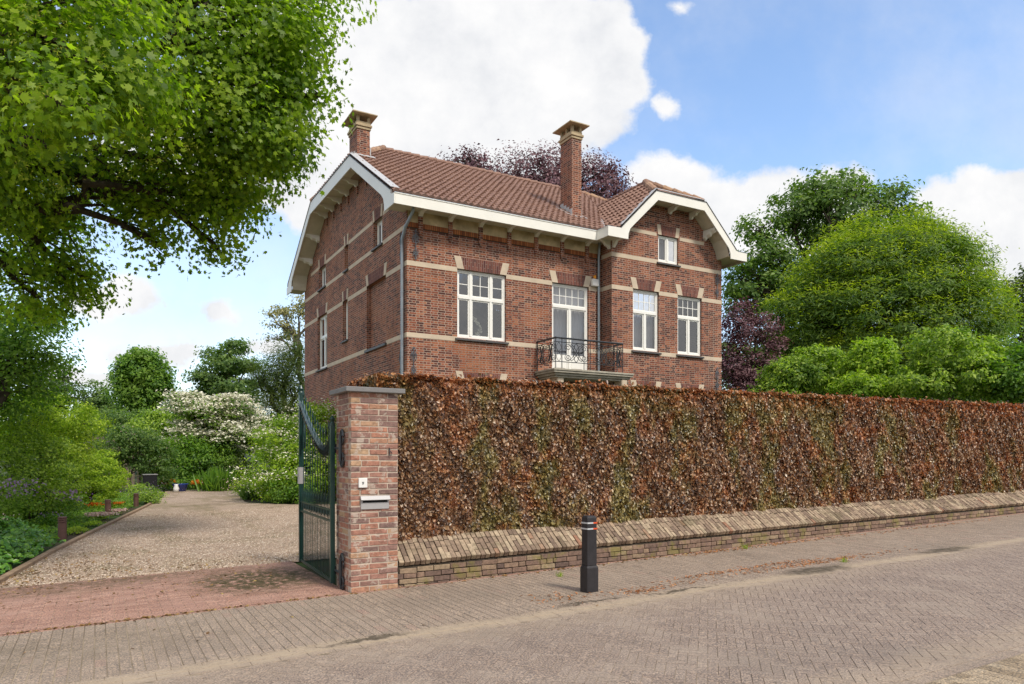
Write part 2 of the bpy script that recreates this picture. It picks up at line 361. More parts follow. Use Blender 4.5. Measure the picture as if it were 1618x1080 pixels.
def fastmesh(name, verts, faces_flat, sizes, m, parent=None, smooth=False):
    me = bpy.data.meshes.new(name)
    me.vertices.add(len(verts)); me.vertices.foreach_set('co', np.ascontiguousarray(verts, dtype=np.float32).ravel())
    me.loops.add(len(faces_flat)); me.loops.foreach_set('vertex_index', np.asarray(faces_flat, dtype=np.int32))
    me.polygons.add(len(sizes)); st = np.concatenate([[0], np.cumsum(sizes)[:-1]]).astype(np.int32)
    me.polygons.foreach_set('loop_start', st); me.polygons.foreach_set('loop_total', np.asarray(sizes, dtype=np.int32))
    me.update(calc_edges=True); me.validate()
    if not smooth: me.shade_flat()
    return link(name, me, m, parent)

# leaf templates (local x across, y along the leaf, z normal); faces as lists
def star():
    pts = []; lob = [(-100, .62), (-52, .85), (0, 1.0), (52, .85), (100, .62)]
    pts.append((0, -.05))
    for i, (a, r) in enumerate(lob):
        an = R(a); pts.append((math.sin(an)*r*.62, .25+math.cos(an)*r*.62))
        if i < 4: mid = R((a+lob[i+1][0])/2); pts.append((math.sin(mid)*.27, .25+math.cos(mid)*.27))
    v = [(x, y-.3, -.22*(x*x+(y-.3)**2)) for x, y in pts]
    return np.array(v), [list(range(len(v)))[::-1]]
SH = {'star': star(),
      'oval': (np.array([(0, -.5, 0), (.30, -.05, .10), (0, .5, -.08), (-.30, -.05, .10)], float), [[0, 1, 2], [0, 2, 3]]),
      'long': (np.array([(0, -.5, .02), (.13, -.05, .05), (0, .5, -.12), (-.13, -.05, .05)], float), [[0, 1, 2], [0, 2, 3]]),
      'beech': (np.array([(0, -.5, 0), (.32, -.22, .12), (.30, .2, .10), (0, .5, -.1), (-.30, .2, .10), (-.32, -.22, .12)], float), [[0, 1, 2, 3], [0, 3, 4, 5]]),
      'blade': (np.array([(-.03, 0, 0), (.03, 0, 0), (.012, .6, .06), (0, 1, .2)], float), [[0, 1, 2, 3]])}
def norm(a): return a/np.maximum(np.linalg.norm(a, axis=-1, keepdims=True), 1e-9)
def leaves(name, pts, size, nrm, m, parent=None, shape='oval', jit=.35, along=None, sjit=.3):
    V, Fc = SH[shape]; N = len(pts)
    n = norm(nrm+rng.normal(0, jit, (N, 3)))
    a = rng.normal(0, 1, (N, 3)) if along is None else along+rng.normal(0, .35, (N, 3))
    y = norm(a-(a*n).sum(1, keepdims=True)*n); x = np.cross(y, n)
    s = (size*rng.uniform(1-sjit, 1+sjit, N))[:, None, None]
    v = (x[:, None]*V[None, :, 0:1]+y[:, None]*V[None, :, 1:2]+n[:, None]*V[None, :, 2:3])*s+pts[:, None]
    k = len(V); offs = np.arange(N)*k
    if len({len(f) for f in Fc}) == 1:
        ff = np.array(Fc)[None]+offs[:, None, None]; flat = ff.ravel(); sizes = np.full(N*len(Fc), len(Fc[0]))
    return fastmesh(name, v.reshape(-1, 3), flat, sizes, m, parent, shape != 'pebble')

def crown_pts(blobs, nclump, per, cr, flat=.55, shell=.5, droop=0):
    """blobs: (centre, radii). returns leaf positions, outward normals, clump centres"""
    vol = np.array([np.prod(b[1])**(2/3) for b in blobs]); k = np.maximum(1, np.round(nclump*vol/vol.sum())).astype(int)
    P_, N_, CC, own = [], [], [], []
    for bi, ((c, r), q) in enumerate(zip(blobs, k)):
        d = norm(rng.normal(0, 1, (q, 3))); rad = rng.uniform(shell**2, 1, (q, 1))**.5
        cc = np.array(c)+d*rad*np.array(r); CC.append(cc); own += [bi]*q
        cs = rng.uniform(.65, 1.35, (q, 1, 1))*cr
        off = np.clip(rng.normal(0, 1, (q, per, 3)), -1.7, 1.7)*np.array([1, 1, flat])*cs*.5
        if droop: off[:, :, 2] -= droop*(off[:, :, 0]**2+off[:, :, 1]**2)/np.maximum(cs[:, :, 0], .01)
        pp = cc[:, None]+off; P_.append(pp.reshape(-1, 3))
        nn = norm(d[:, None]*.8+off/cs*.5+np.array([0, 0, .7])); N_.append(nn.reshape(-1, 3))
    return np.concatenate(P_), np.concatenate(N_), np.concatenate(CC), own

def limb(b, p, q, r0, r1, wob=.08, n=6):
    p, q = Vector(p), Vector(q); L_ = (q-p).length; pts = []; rs = []
    for i in range(n+1):
        f = i/n; o = Vector((random.gauss(0, 1), random.gauss(0, 1), random.gauss(0, .6)))*wob*L_*math.sin(f*math.pi)*.5
        sag = Vector((0, 0, .12*L_*math.sin(f*math.pi)))
        pts.append(p.lerp(q, f)+o+sag); rs.append(r0+(r1-r0)*f)
    b.tube(pts, rs, 7, cap=False); return pts
def tree(name, base, blobs, leafm, label, cat='tree', nclump=150, per=60, cr=.8, size=.16, shape='oval', tr=.2, trunk_top=None,
         bark='bark', flat=.55, shell=.5, droop=0, jit=.35, group=None, twigs=60, part='crown', extra=None):
    root = empty(name); root.location = base
    tag(root, label, cat, group)
    bl = [((c[0]-base[0], c[1]-base[1], c[2]-base[2]), r) for c, r in blobs]
    P_, N_, CC, own = crown_pts(bl, nclump, per, cr, flat, shell, droop)
    P_[:, 2] = np.maximum(P_[:, 2], .03)
    leaves(part, P_, size, N_, leafm, root, shape, jit, sjit=.45)
    b = B(); cx = np.mean([c for c, r in bl], axis=0)
    tt = Vector(trunk_top)-Vector(base) if trunk_top else Vector((cx[0]*.5, cx[1]*.5, min(c[2]-r[2]*.4 for c, r in bl)))
    tt.z = max(tt.z, .15)
    tp = limb(b, (0, 0, -.1), tt, tr*1.2, tr*.75, .03)
    for i, (c, r) in enumerate(bl):
        st = tp[-1] if i % 2 else tp[-2]
        lp = limb(b, st, (c[0], c[1], c[2]), tr*.5, tr*.16, .14)
        mine = [CC[j] for j in range(len(CC)) if own[j] == i]
        random.shuffle(mine)
        for q in mine[:max(2, int(twigs/len(bl)))]:
            limb(b, lp[random.choice((3, 4, 5, 6))], q, tr*.13, tr*.03, .2, 4)
    b.out('trunk', M[bark], root, smooth=True)
    if extra: extra(root, P_, N_, CC)
    return root

def wall(b, axis, pos, a0, a1, z0, z1, holes, depth, back=None, clip=None, sgn=-1):
    """sheet of wall on plane (axis 'y': y=pos spans x; 'x': x=pos spans y) with reveals running inward by depth"""
    P3 = (lambda a, z, d=0: (a, pos+d, z)) if axis == 'y' else (lambda a, z, d=0: (pos+d, a, z))
    xs = sorted({a0, a1, *[h[0] for h in holes], *[h[1] for h in holes]}); zs = sorted({z0, z1, *[h[2] for h in holes], *[h[3] for h in holes]})
    bm = bmesh.new()
    for i in range(len(xs)-1):
        for j in range(len(zs)-1):
            mx_, mz = (xs[i]+xs[i+1])/2, (zs[j]+zs[j+1])/2
            if any(h[0] < mx_ < h[1] and h[2] < mz < h[3] for h in holes): continue
            bm.faces.new([bm.verts.new(P3(p, q)) for p, q in ((xs[i], zs[j]), (xs[i+1], zs[j]), (xs[i+1], zs[j+1]), (xs[i], zs[j+1]))])
    if clip:
        for (pa, pz, na, nz) in clip:
            bmesh.ops.bisect_plane(bm, geom=bm.verts[:]+bm.edges[:]+bm.faces[:], plane_co=P3(pa, pz), plane_no=Vector(P3(na, nz))-Vector(P3(0, 0)), clear_outer=True)
    for f in bm.faces: b.poly([v.co[:] for v in f.verts])
    bm.free()
    for h in holes:
        p, q, u, v = h[:4]
        for e in (((p, u), (p, v)), ((q, u), (q, v)), ((p, v), (q, v)), ((p, u), (q, u))):
            b.poly([P3(*e[0]), P3(*e[1]), P3(*e[1], depth), P3(*e[0], depth)])
exec_parts = []
# ------------------------------------------------------------------ the villa
XL, YF, XJ, YW, XR, YB = 7.41, 18.80, 14.067, 18.216, 18.857, 30.24
YC = 24.52
villa = empty('brick_villa'); villa.location = (0, 0, 0)
tag(villa, 'large red brick villa with cream bands, tiled roof and white eaves behind the copper hedge', 'house')
def PB(axis, pos):
    return (lambda a, d, z: (a, pos+d, z)) if axis == 'y' else (lambda a, d, z: (pos+d, a, z))
def abox(b, f, a0, a1, d0, d1, z0, z1, mi=0): return b.box(f(a0, d0, z0), f(a1, d1, z1), mi)
REC = .10
def window(axis, pos, a0, a1, z0, z1, cols=(), transom=None, bars=(), rec=REC, name='window', back='curtain', sill=True, label=None, hand=0):
    f = PB(axis, pos); b = B(); g = B(); W = .058
    z1 -= .0; FD = .075
    abox(b, f, a0, a0+W, rec, rec+FD, z0, z1); abox(b, f, a1-W, a1, rec, rec+FD, z0, z1)
    abox(b, f, a0+W, a1-W, rec, rec+FD, z1-W, z1); abox(b, f, a0+W, a1-W, rec, rec+FD, z0, z0+W*1.2)
    ca = [a0+W]+[a0+(a1-a0)*c for c in cols]+[a1-W]
    zt = z0+(z1-z0)*transom if transom else None
    zrows = [(z0+W*1.2, z1-W)] if not zt else [(z0+W*1.2, zt-.04), (zt+.04, z1-W)]
    if zt: abox(b, f, a0+W, a1-W, rec-.012, rec+FD, zt-.04, zt+.04)
    topsplit = bars and bars[0] == 'span'
    for ri, (r0, r1) in enumerate(zrows):
        span = topsplit and ri == 1
        cc = [ca[0], ca[-1]] if span else ca
        if not span:
            for c in ca[1:-1]: abox(b, f, c-.035, c+.035, rec-.008, rec+FD, r0, r1)
        for i in range(len(cc)-1):
            l0 = cc[i]+(0 if i == 0 else .035); l1 = cc[i+1]-(0 if i == len(cc)-2 else .035); s = .042
            for q in ((l0, l0+s, r0, r1), (l1-s, l1, r0, r1), (l0+s, l1-s, r0, r0+s), (l0+s, l1-s, r1-s, r1)):
                abox(b, f, q[0], q[1], rec+.016, rec+FD-.01, q[2], q[3])
            if bars and ri == len(zrows)-1:
                nx, nz = (bars[1] if span else bars[i])
                for k in range(1, nx): x = l0+s+(l1-l0-2*s)*k/nx; abox(b, f, x-.011, x+.011, rec+.026, rec+.05, r0+s, r1-s)
                for k in range(1, nz): z = r0+s+(r1-r0-2*s)*k/nz; abox(b, f, l0+s, l1-s, rec+.028, rec+.048, z-.011, z+.011)
            g.poly([f(l0+s, rec+.038, r0+s), f(l1-s, rec+.038, r0+s), f(l1-s, rec+.038, r1-s), f(l0+s, rec+.038, r1-s)])
    if hand: abox(b, f, ca[1]-.012, ca[1]+.012, rec-.05, rec-.008, z0+.95, z0+1.1)
    o = b.out(name, M['winwhite'], villa)
    if label: o['label'] = label
    p = g.out('pane', M['glass'], o)
    k = B(); d = rec+.2
    if back == 'curtain':
        n = 30
        for i in range(n):
            q0 = a0+.02+(a1-a0-.04)*i/n; q1 = a0+.02+(a1-a0-.04)*(i+1)/n
            k.poly([f(q0, d+.025*math.sin(i*1.7), z0), f(q1, d+.025*math.sin((i+1)*1.7), z0), f(q1, d+.025*math.sin((i+1)*1.7), z1), f(q0, d+.025*math.sin(i*1.7), z1)])
        k.out('curtain', M['curtain'], o)
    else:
        abox(k, f, a0, a1, d+.35, d+.4, z0-.1, z1+.1); k.out('dark_backing', M['dark'], o)  # dark sheet, its colour standing in for the unlit room behind the glass
        if back == 'sidecurtain':
            k = B()
            for i in range(10):
                q0 = a0+(a1-a0)*.03*i; q1 = a0+(a1-a0)*.03*(i+1); y0, y1 = d+.03*math.sin(i*1.7), d+.03*math.sin((i+1)*1.7)
                k.poly([f(q0, y0, z0), f(q1, y1, z0), f(q1, y1, z1), f(q0, y0, z1)])
            k.out('curtain', M['curtain'], o)
    if sill:
        s = B(); lo = [f(a0-.07, -.07, z0-.085), f(a1+.07, -.07, z0-.085), f(a1+.07, rec+.02, z0-.075), f(a0-.07, rec+.02, z0-.075)]
        hi = [f(a0-.07, -.07, z0-.03), f(a1+.07, -.07, z0-.03), f(a1+.07, rec+.02, z0+.004), f(a0-.07, rec+.02, z0+.004)]
        s.hexa(lo, hi).out('sill', M['slate'], o, bevel=.006)
    return o
def arch(axis, pos, a0, a1, z, h=.36, st=.24, ex=.10):
    f = PB(axis, pos); b = B()
    b.prism([f(a0+st*.9, -.012, z), f(a1-st*.9, -.012, z), f(a1-st*.9+ex, -.012, z+h-.02), f(a0+st*.9-ex, -.012, z+h-.02)], Vector(f(0, .05, 0))-Vector(f(0, 0, 0)))
    o = b.out('window_arch', M['brick_arch'], villa)
    for s in (0, 1):
        q = a0 if s == 0 else a1; k = 1 if s == 0 else -1; b = B()
        b.prism([f(q-.01*k, -.016, z), f(q+st*k*.9, -.016, z), f(q+st*k*.9-ex*k, -.016, z+h), f(q-.01*k-ex*k, -.016, z+h)], Vector(f(0, .06, 0))-Vector(f(0, 0, 0)))
        b.out('springer_stone', M['stone'], o, bevel=.004)
ZT = 6.93
# openings: (a0, a1, z0, z1)
H_main = [(8.95, 10.56, 4.95, ZT), (12.20, 13.59, 4.16, ZT), (9.0, 10.5, 1.6, 3.62), (12.4, 13.4, .6, 3.62)]
H_wing = [(14.916, 16.005, 4.96, ZT), (16.825, 17.915, 4.96, ZT), (15.975, 16.85, 7.94, 8.83), (14.916, 16.005, 1.6, 3.62), (16.825, 17.915, 1.6, 3.62)]
H_side = [(26.86, 28.2, 4.89, ZT), (24.27, 24.85, 5.56, ZT), (20.47, 22.24, 4.90, ZT), (27.05, 27.98, 7.98, 8.78), (24.23, 24.63, 7.97, 8.80), (20.80, 21.60, 7.97, 8.78), (20.47, 22.24, 1.6, 3.62)]
b = B()
wall(b, 'y', YF, XL, XJ, -.3, 8.5, H_main, .16)
b.out('front_wall', M['brick'], villa)
b = B()
def zw(p): return 8.08+.98*p
wall(b, 'y', YW, XJ, XR, -.3, 10.1, H_wing, .16, clip=[(XJ, zw(XJ-13.47)-.12, -.98, 1), (XR, zw(19.46-XR)-.12, .98, 1), (16, 9.84, 0, 1)])
b.poly([(XJ, YW, -.3), (XJ, YF, -.3), (XJ, YF, 8.6), (XJ, YW, 8.6)])
b.out('wing_wall', M['brick'], villa)
b = B()
wall(b, 'x', XL, YF, YB, -.3, 10.9, H_side, .20, clip=[(18.2, 8.53-.1, -.61, 1), (30.84, 8.53-.1, .61, 1), (24, 10.8, 0, 1)])
b.out('gable_wall', M['brick_side'], villa)
b = B(); b.poly([(XR, YW, -.3), (XR, YB, -.3), (XR, YB, 8.5), (XR, YW, 8.5)]); b.poly([(XL, YB, -.3), (XR, YB, -.3), (XR, YB, 8.5), (XL, YB, 8.5)])
b.poly([(XR, 18.5, 8.5), (XR, YB, 8.5), (XR, 26.8, 10.8), (XR, 22.2, 10.8)])
b.out('rear_wall', M['brick'], villa)
b = B(); b.poly([(XL+.22, 20.47, 4.9), (XL+.22, 22.24, 4.9), (XL+.22, 22.24, ZT), (XL+.22, 20.47, ZT)])
for i, q in enumerate(b.v): b.v[i] = (XL+.13, q[1], q[2])
o = b.out('blind_window', M['brick'], villa)
s = B(); s.box((XL-.07, 20.40, 4.815), (XL+.14, 22.31, 4.895)).out('sill', M['slate'], o, bevel=.006)

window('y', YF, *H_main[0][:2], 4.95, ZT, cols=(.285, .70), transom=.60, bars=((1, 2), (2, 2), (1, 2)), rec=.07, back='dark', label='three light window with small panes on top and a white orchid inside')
window('y', YF, *H_main[1], cols=(.5,), transom=.745, bars=('span', (5, 2)), rec=.07, name='balcony_door', sill=False, label='white double balcony door under a ten pane top light', hand=1)
window('y', YW, *H_wing[0], cols=(.5,), transom=.635, bars=('span', (4, 2)), rec=.07, back='curtain')
window('y', YW, *H_wing[1], cols=(.5,), transom=.635, bars=('span', (4, 2)), rec=.07, back='dark')
window('y', YW, *H_wing[2], cols=(.5,), rec=.06, back='curtain', label='small attic window of the wing with striped curtains')
window('x', XL, *H_side[0], cols=(.5,), transom=.60, rec=.10, back='curtain')
window('x', XL, *H_side[1], rec=.12, back='curtain', label='narrow slit window')
window('x', XL, *H_side[3], cols=(.5,), rec=.12, back='curtain')
window('x', XL, *H_side[4], rec=.12, back='curtain', label='narrow slit window')
window('x', XL, *H_side[5], cols=(.5,), rec=.12, back='curtain')
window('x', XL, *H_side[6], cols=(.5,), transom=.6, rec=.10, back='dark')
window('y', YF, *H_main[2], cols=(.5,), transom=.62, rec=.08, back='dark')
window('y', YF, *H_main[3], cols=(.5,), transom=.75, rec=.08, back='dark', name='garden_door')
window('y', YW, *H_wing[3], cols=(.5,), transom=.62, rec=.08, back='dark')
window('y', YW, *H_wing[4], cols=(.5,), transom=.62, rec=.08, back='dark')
for h in H_main[:1]+H_main[1:]: arch('y', YF, h[0], h[1], h[3])
for h in H_wing: arch('y', YW, h[0], h[1], h[3], h=.36 if h[3] < 8 else .33, st=.24 if h[3] < 8 else .16, ex=.10 if h[3] < 8 else .05)
for h in H_side: 
    sm = (h[1]-h[0]) < 1; arch('x', XL, h[0], h[1], h[3], h=.36, st=.14 if sm else .22, ex=.05 if sm else .09)
# door bottom panels
b = B()
for s in (0, 1):
    x0 = 12.28+s*.65; b.box((x0, YF+.085, 4.24), (x0+.53, YF+.12, 4.72)); b.box((x0+.06, YF+.075, 4.30), (x0+.47, YF+.09, 4.66))
b.out('door_panel', M['winwhite'], villa, bevel=.006)

# cream stone bands
def band(axis, pos, a0, a1, z0, z1, holes, nm='stone_band', ext=0):
    f = PB(axis, pos); segs = [(a0, a1)]
    for h in holes:
        if h[2]-.09 < z1 and h[3] > z0:
            ns = []
            for (p, q) in segs:
                if h[1] <= p or h[0] >= q: ns.append((p, q)); continue
                if h[0] > p: ns.append((p, h[0]))
                if h[1] < q: ns.append((h[1], q))
            segs = ns
    for p, q in segs: b = B(); abox(b, f, p, q, -.007, .03, z0, z1); b.out(nm, M['stone'], villa)
for z0, z1 in ((4.84, 4.97), (6.83, 6.965)):
    band('y', YF, XL-.007, XJ-.01, z0, z1, H_main); band('y', YW, XJ-.007, XR+.005, z0, z1, H_wing); band('x', XL, YF+.03, YB, z0, z1, H_side)
    b = B(); b.box((XJ-.007, YW+.03, z0), (XJ+.03, YF-.007, z1)); b.out('stone_band', M['stone'], villa)
band('y', YW, XJ-.007, XR+.005, 7.86, 7.99, H_wing); band('x', XL, YF+.03, YB-.05, 7.87, 7.995, H_side)
b = B(); b.box((XJ-.007, YW+.03, 7.86), (XJ+.03, YF-.007, 7.99)); b.out('stone_band', M['stone'], villa)
for (a0, a1) in ((14.85, 15.90), (16.92, 18.02)): band('y', YW, a0-(.1 if a0 < 15 else 0), a1, 8.76, 8.88, [], ext=0)
band('x', XL, 19.75, 20.73, 8.76, 8.88, []); band('x', XL, 21.68, 24.17, 8.76, 8.88, []); band('x', XL, 24.70, 27.0, 8.76, 8.88, []); band('x', XL, 28.04, 29.2, 8.76, 8.88, [])

# frieze: plaster panels, orange soldier course, brick strips and white consoles
b = B(); b.box((XL+.02, YF-.012, 8.03), (XJ-.01, YF+.02, 8.36)); b.out('frieze_panel', M['plaster'], villa)
b = B(); b.box((XL-.004, YF-.035, 7.895), (XJ-.004, YF+.02, 8.03)); b.out('soldier_course', M['brick_orange'], villa)
b = B(); b.box((XL+.0, YF-.008, 7.87), (XJ-.01, YF+.02, 7.893)); b.out('painted_shadow_line', M['darkmortar'], villa)  # dark strip painting the shadow beneath the soldier course
def console(x, y, zb, ztp, depth, w_=.11, axis='y'):
    f = PB(axis, y); b = B(); pts = [(0, zb), (-.05, zb), (-.07, zb+.04), (-.13, zb+.075), (-.2, ztp-.04), (-depth, ztp-.03), (-depth, ztp), (0, ztp)]
    b.prism([f(x-w_/2, d, z) for d, z in pts], Vector(f(w_, 0, 0))-Vector(f(0, 0, 0))); return b
for x in (7.80, 8.72, 9.69, 10.65, 11.60, 12.55, 13.50):
    b = B(); b.box((x-.065, YF-.06, 7.76), (x+.065, YF+.01, 8.22)); b.box((x-.04, YF-.045, 7.68), (x+.04, YF+.01, 7.76))
    o = b.out('brick_strip', M['brick'], villa)
    console(x, YF-.0, 8.20, 8.35, .46).out('eaves_bracket', M['white'], villa)

# roofs -------------------------------------------------------------
def clip_mesh(me, planes):
    bm = bmesh.new(); bm.from_mesh(me)
    for co, no in planes: bmesh.ops.bisect_plane(bm, geom=bm.verts[:]+bm.edges[:]+bm.faces[:], plane_co=co, plane_no=no, clear_outer=True)
    bm.to_mesh(me); bm.free()
def tiles(name, poly, udir, parent, tw=.205, tl=.335, lift=.052):
    """pantiles, each a small curved sheet, laid over a planar convex polygon"""
    poly = [Vector(p) for p in poly]; o = poly[0]; u = Vector(udir).normalized()
    n = (poly[1]-poly[0]).cross(poly[2]-poly[1]).normalized()
    if n.z < 0: n = -n
    v = n.cross(u); v = v if v.z > 0 else -v
    us = [(p-o).dot(u) for p in poly]; vs = [(p-o).dot(v) for p in poly]
    K = 7; prof = [0, .010, .040, .054, .040, .010, -.004]
    verts, flat, sizes = [], [], []
    for j in range(int((max(vs)-min(vs))/tl)+2):
        for i in range(int((max(us)-min(us))/tw)+2):
            u0 = min(us)+i*tw+random.gauss(0, .0025); v0 = min(vs)+.012+j*tl+random.uniform(-.008, .008); dl = random.gauss(0, .004); n0 = len(verts); sk = random.gauss(0, .004)
            for (vv, hh) in ((0, -.012), (0, lift), (tl+.01, .004)):
                for k in range(K):
                    verts.append(o+u*(u0+tw*1.02*k/(K-1))+v*(v0+vv+sk*k/K)+n*(prof[k]*(1 if hh > -.01 else .6)+hh+(dl if hh > 0 else 0)))
            for r in range(2):
                for k in range(K-1): flat += [n0+r*K+k, n0+r*K+k+1, n0+(r+1)*K+k+1, n0+(r+1)*K+k]; sizes.append(4)
    ob = fastmesh(name, np.array([tuple(q) for q in verts]), flat, sizes, M['tile'], parent)
    cen = sum(poly, Vector())/len(poly); pl = []
    for i in range(len(poly)):
        e = poly[(i+1) % len(poly)]-poly[i]; no = e.cross(n).normalized()
        if no.dot(cen-poly[i]) > 0: no = -no
        pl.append((poly[i], no))
    clip_mesh(ob.data, pl); return ob
def under(b, poly, drop=.03): b.poly([(p[0], p[1], p[2]-drop) for p in poly])
def zm(y): return 8.53+.61*(y-18.2)
roof = empty('roof'); roof.parent = villa
zr = zm(YC); X1, X2 = 8.77, 17.5
E0, E1 = 6.84, 19.43
front = [(E0, 18.38, zm(18.38)), (E1, 18.38, zm(18.38)), (E1, 22.15, zm(22.15)), (X2, YC, zr), (X1, YC, zr), (E0, 22.15, zm(22.15))]
ymid = 2*YC
rear = [(p[0], ymid-p[1], p[2]) for p in front]
hipL = [(E0, 22.15, zm(22.15)), (X1, YC, zr), (E0, ymid-22.15, zm(22.15))]
hipR = [(E1, 22.15, zm(22.15)), (X2, YC, zr), (E1, ymid-22.15, zm(22.15))]
# the front slope is cut at the valley so that the wing roof takes over
VX, VY = 13.93, 18.55
def zwg(x): return 8.08+.98*(x-13.47) if x < 16.465 else 8.08+.98*(19.46-x)
WRZ = 10.95; WX = 16.40; WX2 = 16.53; yv = 18.2+(WRZ-8.53)/.61
frontA = [(E0, 18.38, zm(18.38)), (VX, 18.38, zm(18.38)), (WX, yv, WRZ), (X2, YC, zr), (X1, YC, zr), (E0, 22.15, zm(22.15))]
frontB = [(WX, yv, WRZ), (19.0, 18.42, zm(18.42)), (E1, 18.42, zm(18.42)), (E1, 22.15, zm(22.15)), (X2, YC, zr)]
tiles('roof_slope', frontA[:], (1, 0, 0), roof)
tiles('roof_slope', frontB, (1, 0, 0), roof)
tiles('roof_hip', hipL, (0, 1, 0), roof)
b = B(); [under(b, p, .02) for p in (rear, hipR)]; [under(b, p) for p in (front, hipL)]; b.out('roof_underlay', M['tile'], roof)
WF = 17.66
wingL = [(13.98, WF, zwg(13.98)), (15.42, WF, 9.98), (WX, 19.42, WRZ), (WX, yv+.1, WRZ), (13.98, 18.55, zwg(13.98))]
wingR = [(2*WX+.065*2-p[0], p[1], p[2]) for p in wingL]
wingH = [(15.42, WF, 9.98), (WX, 19.42, WRZ), (WX2, 19.42, WRZ), (17.51, WF, 9.98)]
tiles('roof_slope', wingL, (0, 1, 0), roof)
b = B(); under(b, wingL); under(b, wingR, .0); under(b, wingH, .0); under(b, [wingL[2], wingL[3], wingR[3], wingR[2]], .0); b.out('roof_underlay', M['tile'], roof)
def ridge(pts, r=.11, step=.33):
    b = B()
    for a, c in zip(pts[:-1], pts[1:]):
        a, c = Vector(a), Vector(c); L_ = (c-a).length; n = max(1, int(L_/step)); d = (c-a)/n
        for i in range(n):
            j = Vector((0, 0, random.gauss(0, .005))); b.tube([a+d*i+j, a+d*(i+1.08)+j+Vector((0, 0, .025))], [r*.98, r*1.1], 10)
    return b
ridge([(X1, YC, zr+.03), (X2, YC, zr+.03)], .10).out('ridge_tiles', M['tile'], roof, smooth=False)
ridge([(7.62, 23.13, 11.55), (X1, YC, zr+.06)]).out('ridge_tiles', M['ridge'], roof)
ridge([(E0, ymid-22.15, zm(22.15)+.03), (X1, YC, zr+.03)]).out('ridge_tiles', M['ridge'], roof)
ridge([(E1, 22.15, zm(22.15)+.03), (X2, YC, zr+.03)]).out('ridge_tiles', M['ridge'], roof)
ridge([(WX+.06, 19.42, WRZ+.03), (WX+.06, yv, WRZ+.03)], .10).out('ridge_tiles', M['tile'], roof)
ridge([(15.45, WF+.12, 10.02), (WX+.06, 19.42, WRZ+.05)]).out('ridge_tiles', M['ridge'], roof)
ridge([(17.48, WF+.05, 10.0), (WX+.06, 19.42, WRZ+.05)]).out('ridge_tiles', M['ridge'], roof)
# lead valley and verge flashings
b = B(); va = Vector((VX-.03, 18.42, zm(18.42)+.055)); vb = Vector((WX-.05, yv, WRZ+.03))
vq = (vb-va)*.38; side = Vector((.10, 0, .03)); b.hexa([va-side, va+side, va+side+vq, va-side+vq], [p+Vector((0, 0, .012)) for p in (va-side, va+side, va+side+vq, va-side+vq)])
b.out('valley_lead', M['lead'], roof)
b = B()
def strip(p, q, wv, up=.05, th=.012):
    p, q, wv = Vector(p), Vector(q), Vector(wv); u_ = Vector((0, 0, up)); b.hexa([p+u_, q+u_, q+wv+u_, p+wv+u_], [x+Vector((0, 0, th)) for x in (p+u_, q+u_, q+wv+u_, p+wv+u_)])
strip((6.80, 18.45, zm(18.45)), (6.80, 22.13, zm(22.13)), (.26, 0, 0), .10)
strip((6.80, 22.14, zm(22.13)), (6.80, 26.9, zm(22.13)), (.2, 0, .148), .05)
strip((14.0, 17.60, zwg(14.0)), (15.40, 17.60, zwg(15.4)), (0, .22, 0), .09)
strip((15.41, 17.60, 9.98), (17.55, 17.60, 9.98), (0, .2, .108), .05)
b.out('verge_lead', M['lead'], roof)

# barge boards with their curved feet, soffits, fascias and gutters
sp_out = [(0, 8.26), (0, 8.55), (.2, 8.575), (.24, 8.68), (3.95, 10.95), (8.69, 10.95), (12.40, 8.68), (12.44, 8.575), (12.64, 8.55), (12.64, 8.26)]
inn = [(11.86, 8.26), (11.85, 8.46), (11.78, 8.64), (11.62, 8.79), (8.83, 10.53), (3.81, 10.53), (1.02, 8.79), (.86, 8.64), (.79, 8.46), (.78, 8.26)]
b = B(); b.prism([(6.81, 18.2+p, z) for p, z in sp_out+inn], (.035, 0, 0)); b.out('barge_board', M['white'], villa, bevel=.004)
wg_out = [(0, 8.26), (0, 8.55), (.5, 8.575), (.56, 8.64), (1.92, 9.98), (4.07, 9.98), (5.43, 8.64), (5.49, 8.575), (5.99, 8.55), (5.99, 8.26)]
wg_in = [(5.21, 8.26), (5.20, 8.44), (5.13, 8.6), (4.98, 8.75), (4.0, 9.69), (1.99, 9.69), (1.01, 8.75), (.86, 8.6), (.79, 8.44), (.78, 8.26)]
b = B(); b.prism([(13.47+p, 17.62, z) for p, z in wg_out+wg_in], (0, .035, 0)); b.out('barge_board', M['white'], villa, bevel=.004)
# moulding strips on top of the barge boards
b = B()
for a, c in zip(sp_out[2:7], sp_out[3:8]):
    up = Vector((0, 0, .018)); b.hexa([(6.79, 18.2+a[0], a[1]), (6.86, 18.2+a[0], a[1]), (6.86, 18.2+c[0], c[1]), (6.79, 18.2+c[0], c[1])], [Vector(q)+up for q in [(6.79, 18.2+a[0], a[1]), (6.86, 18.2+a[0], a[1]), (6.86, 18.2+c[0], c[1]), (6.79, 18.2+c[0], c[1])]])
b.out('drip_edge', M['slate'], villa); b = B()
for a, c in zip(wg_out[2:7], wg_out[3:8]):
    lo = [(13.47+a[0], 17.60, a[1]), (13.47+a[0], 17.67, a[1]), (13.47+c[0], 17.67, c[1]), (13.47+c[0], 17.60, c[1])]; b.hexa(lo, [Vector(q)+up for q in lo])
b.out('drip_edge', M['slate'], villa)
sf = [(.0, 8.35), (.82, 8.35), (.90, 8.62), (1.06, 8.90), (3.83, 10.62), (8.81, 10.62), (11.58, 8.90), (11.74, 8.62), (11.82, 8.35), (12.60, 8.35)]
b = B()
for a, c in zip(sf[:-1], sf[1:]): b.poly([(6.85, 18.2+a[0], a[1]), (7.42, 18.2+a[0], a[1]), (7.42, 18.2+c[0], c[1]), (6.85, 18.2+c[0], c[1])])
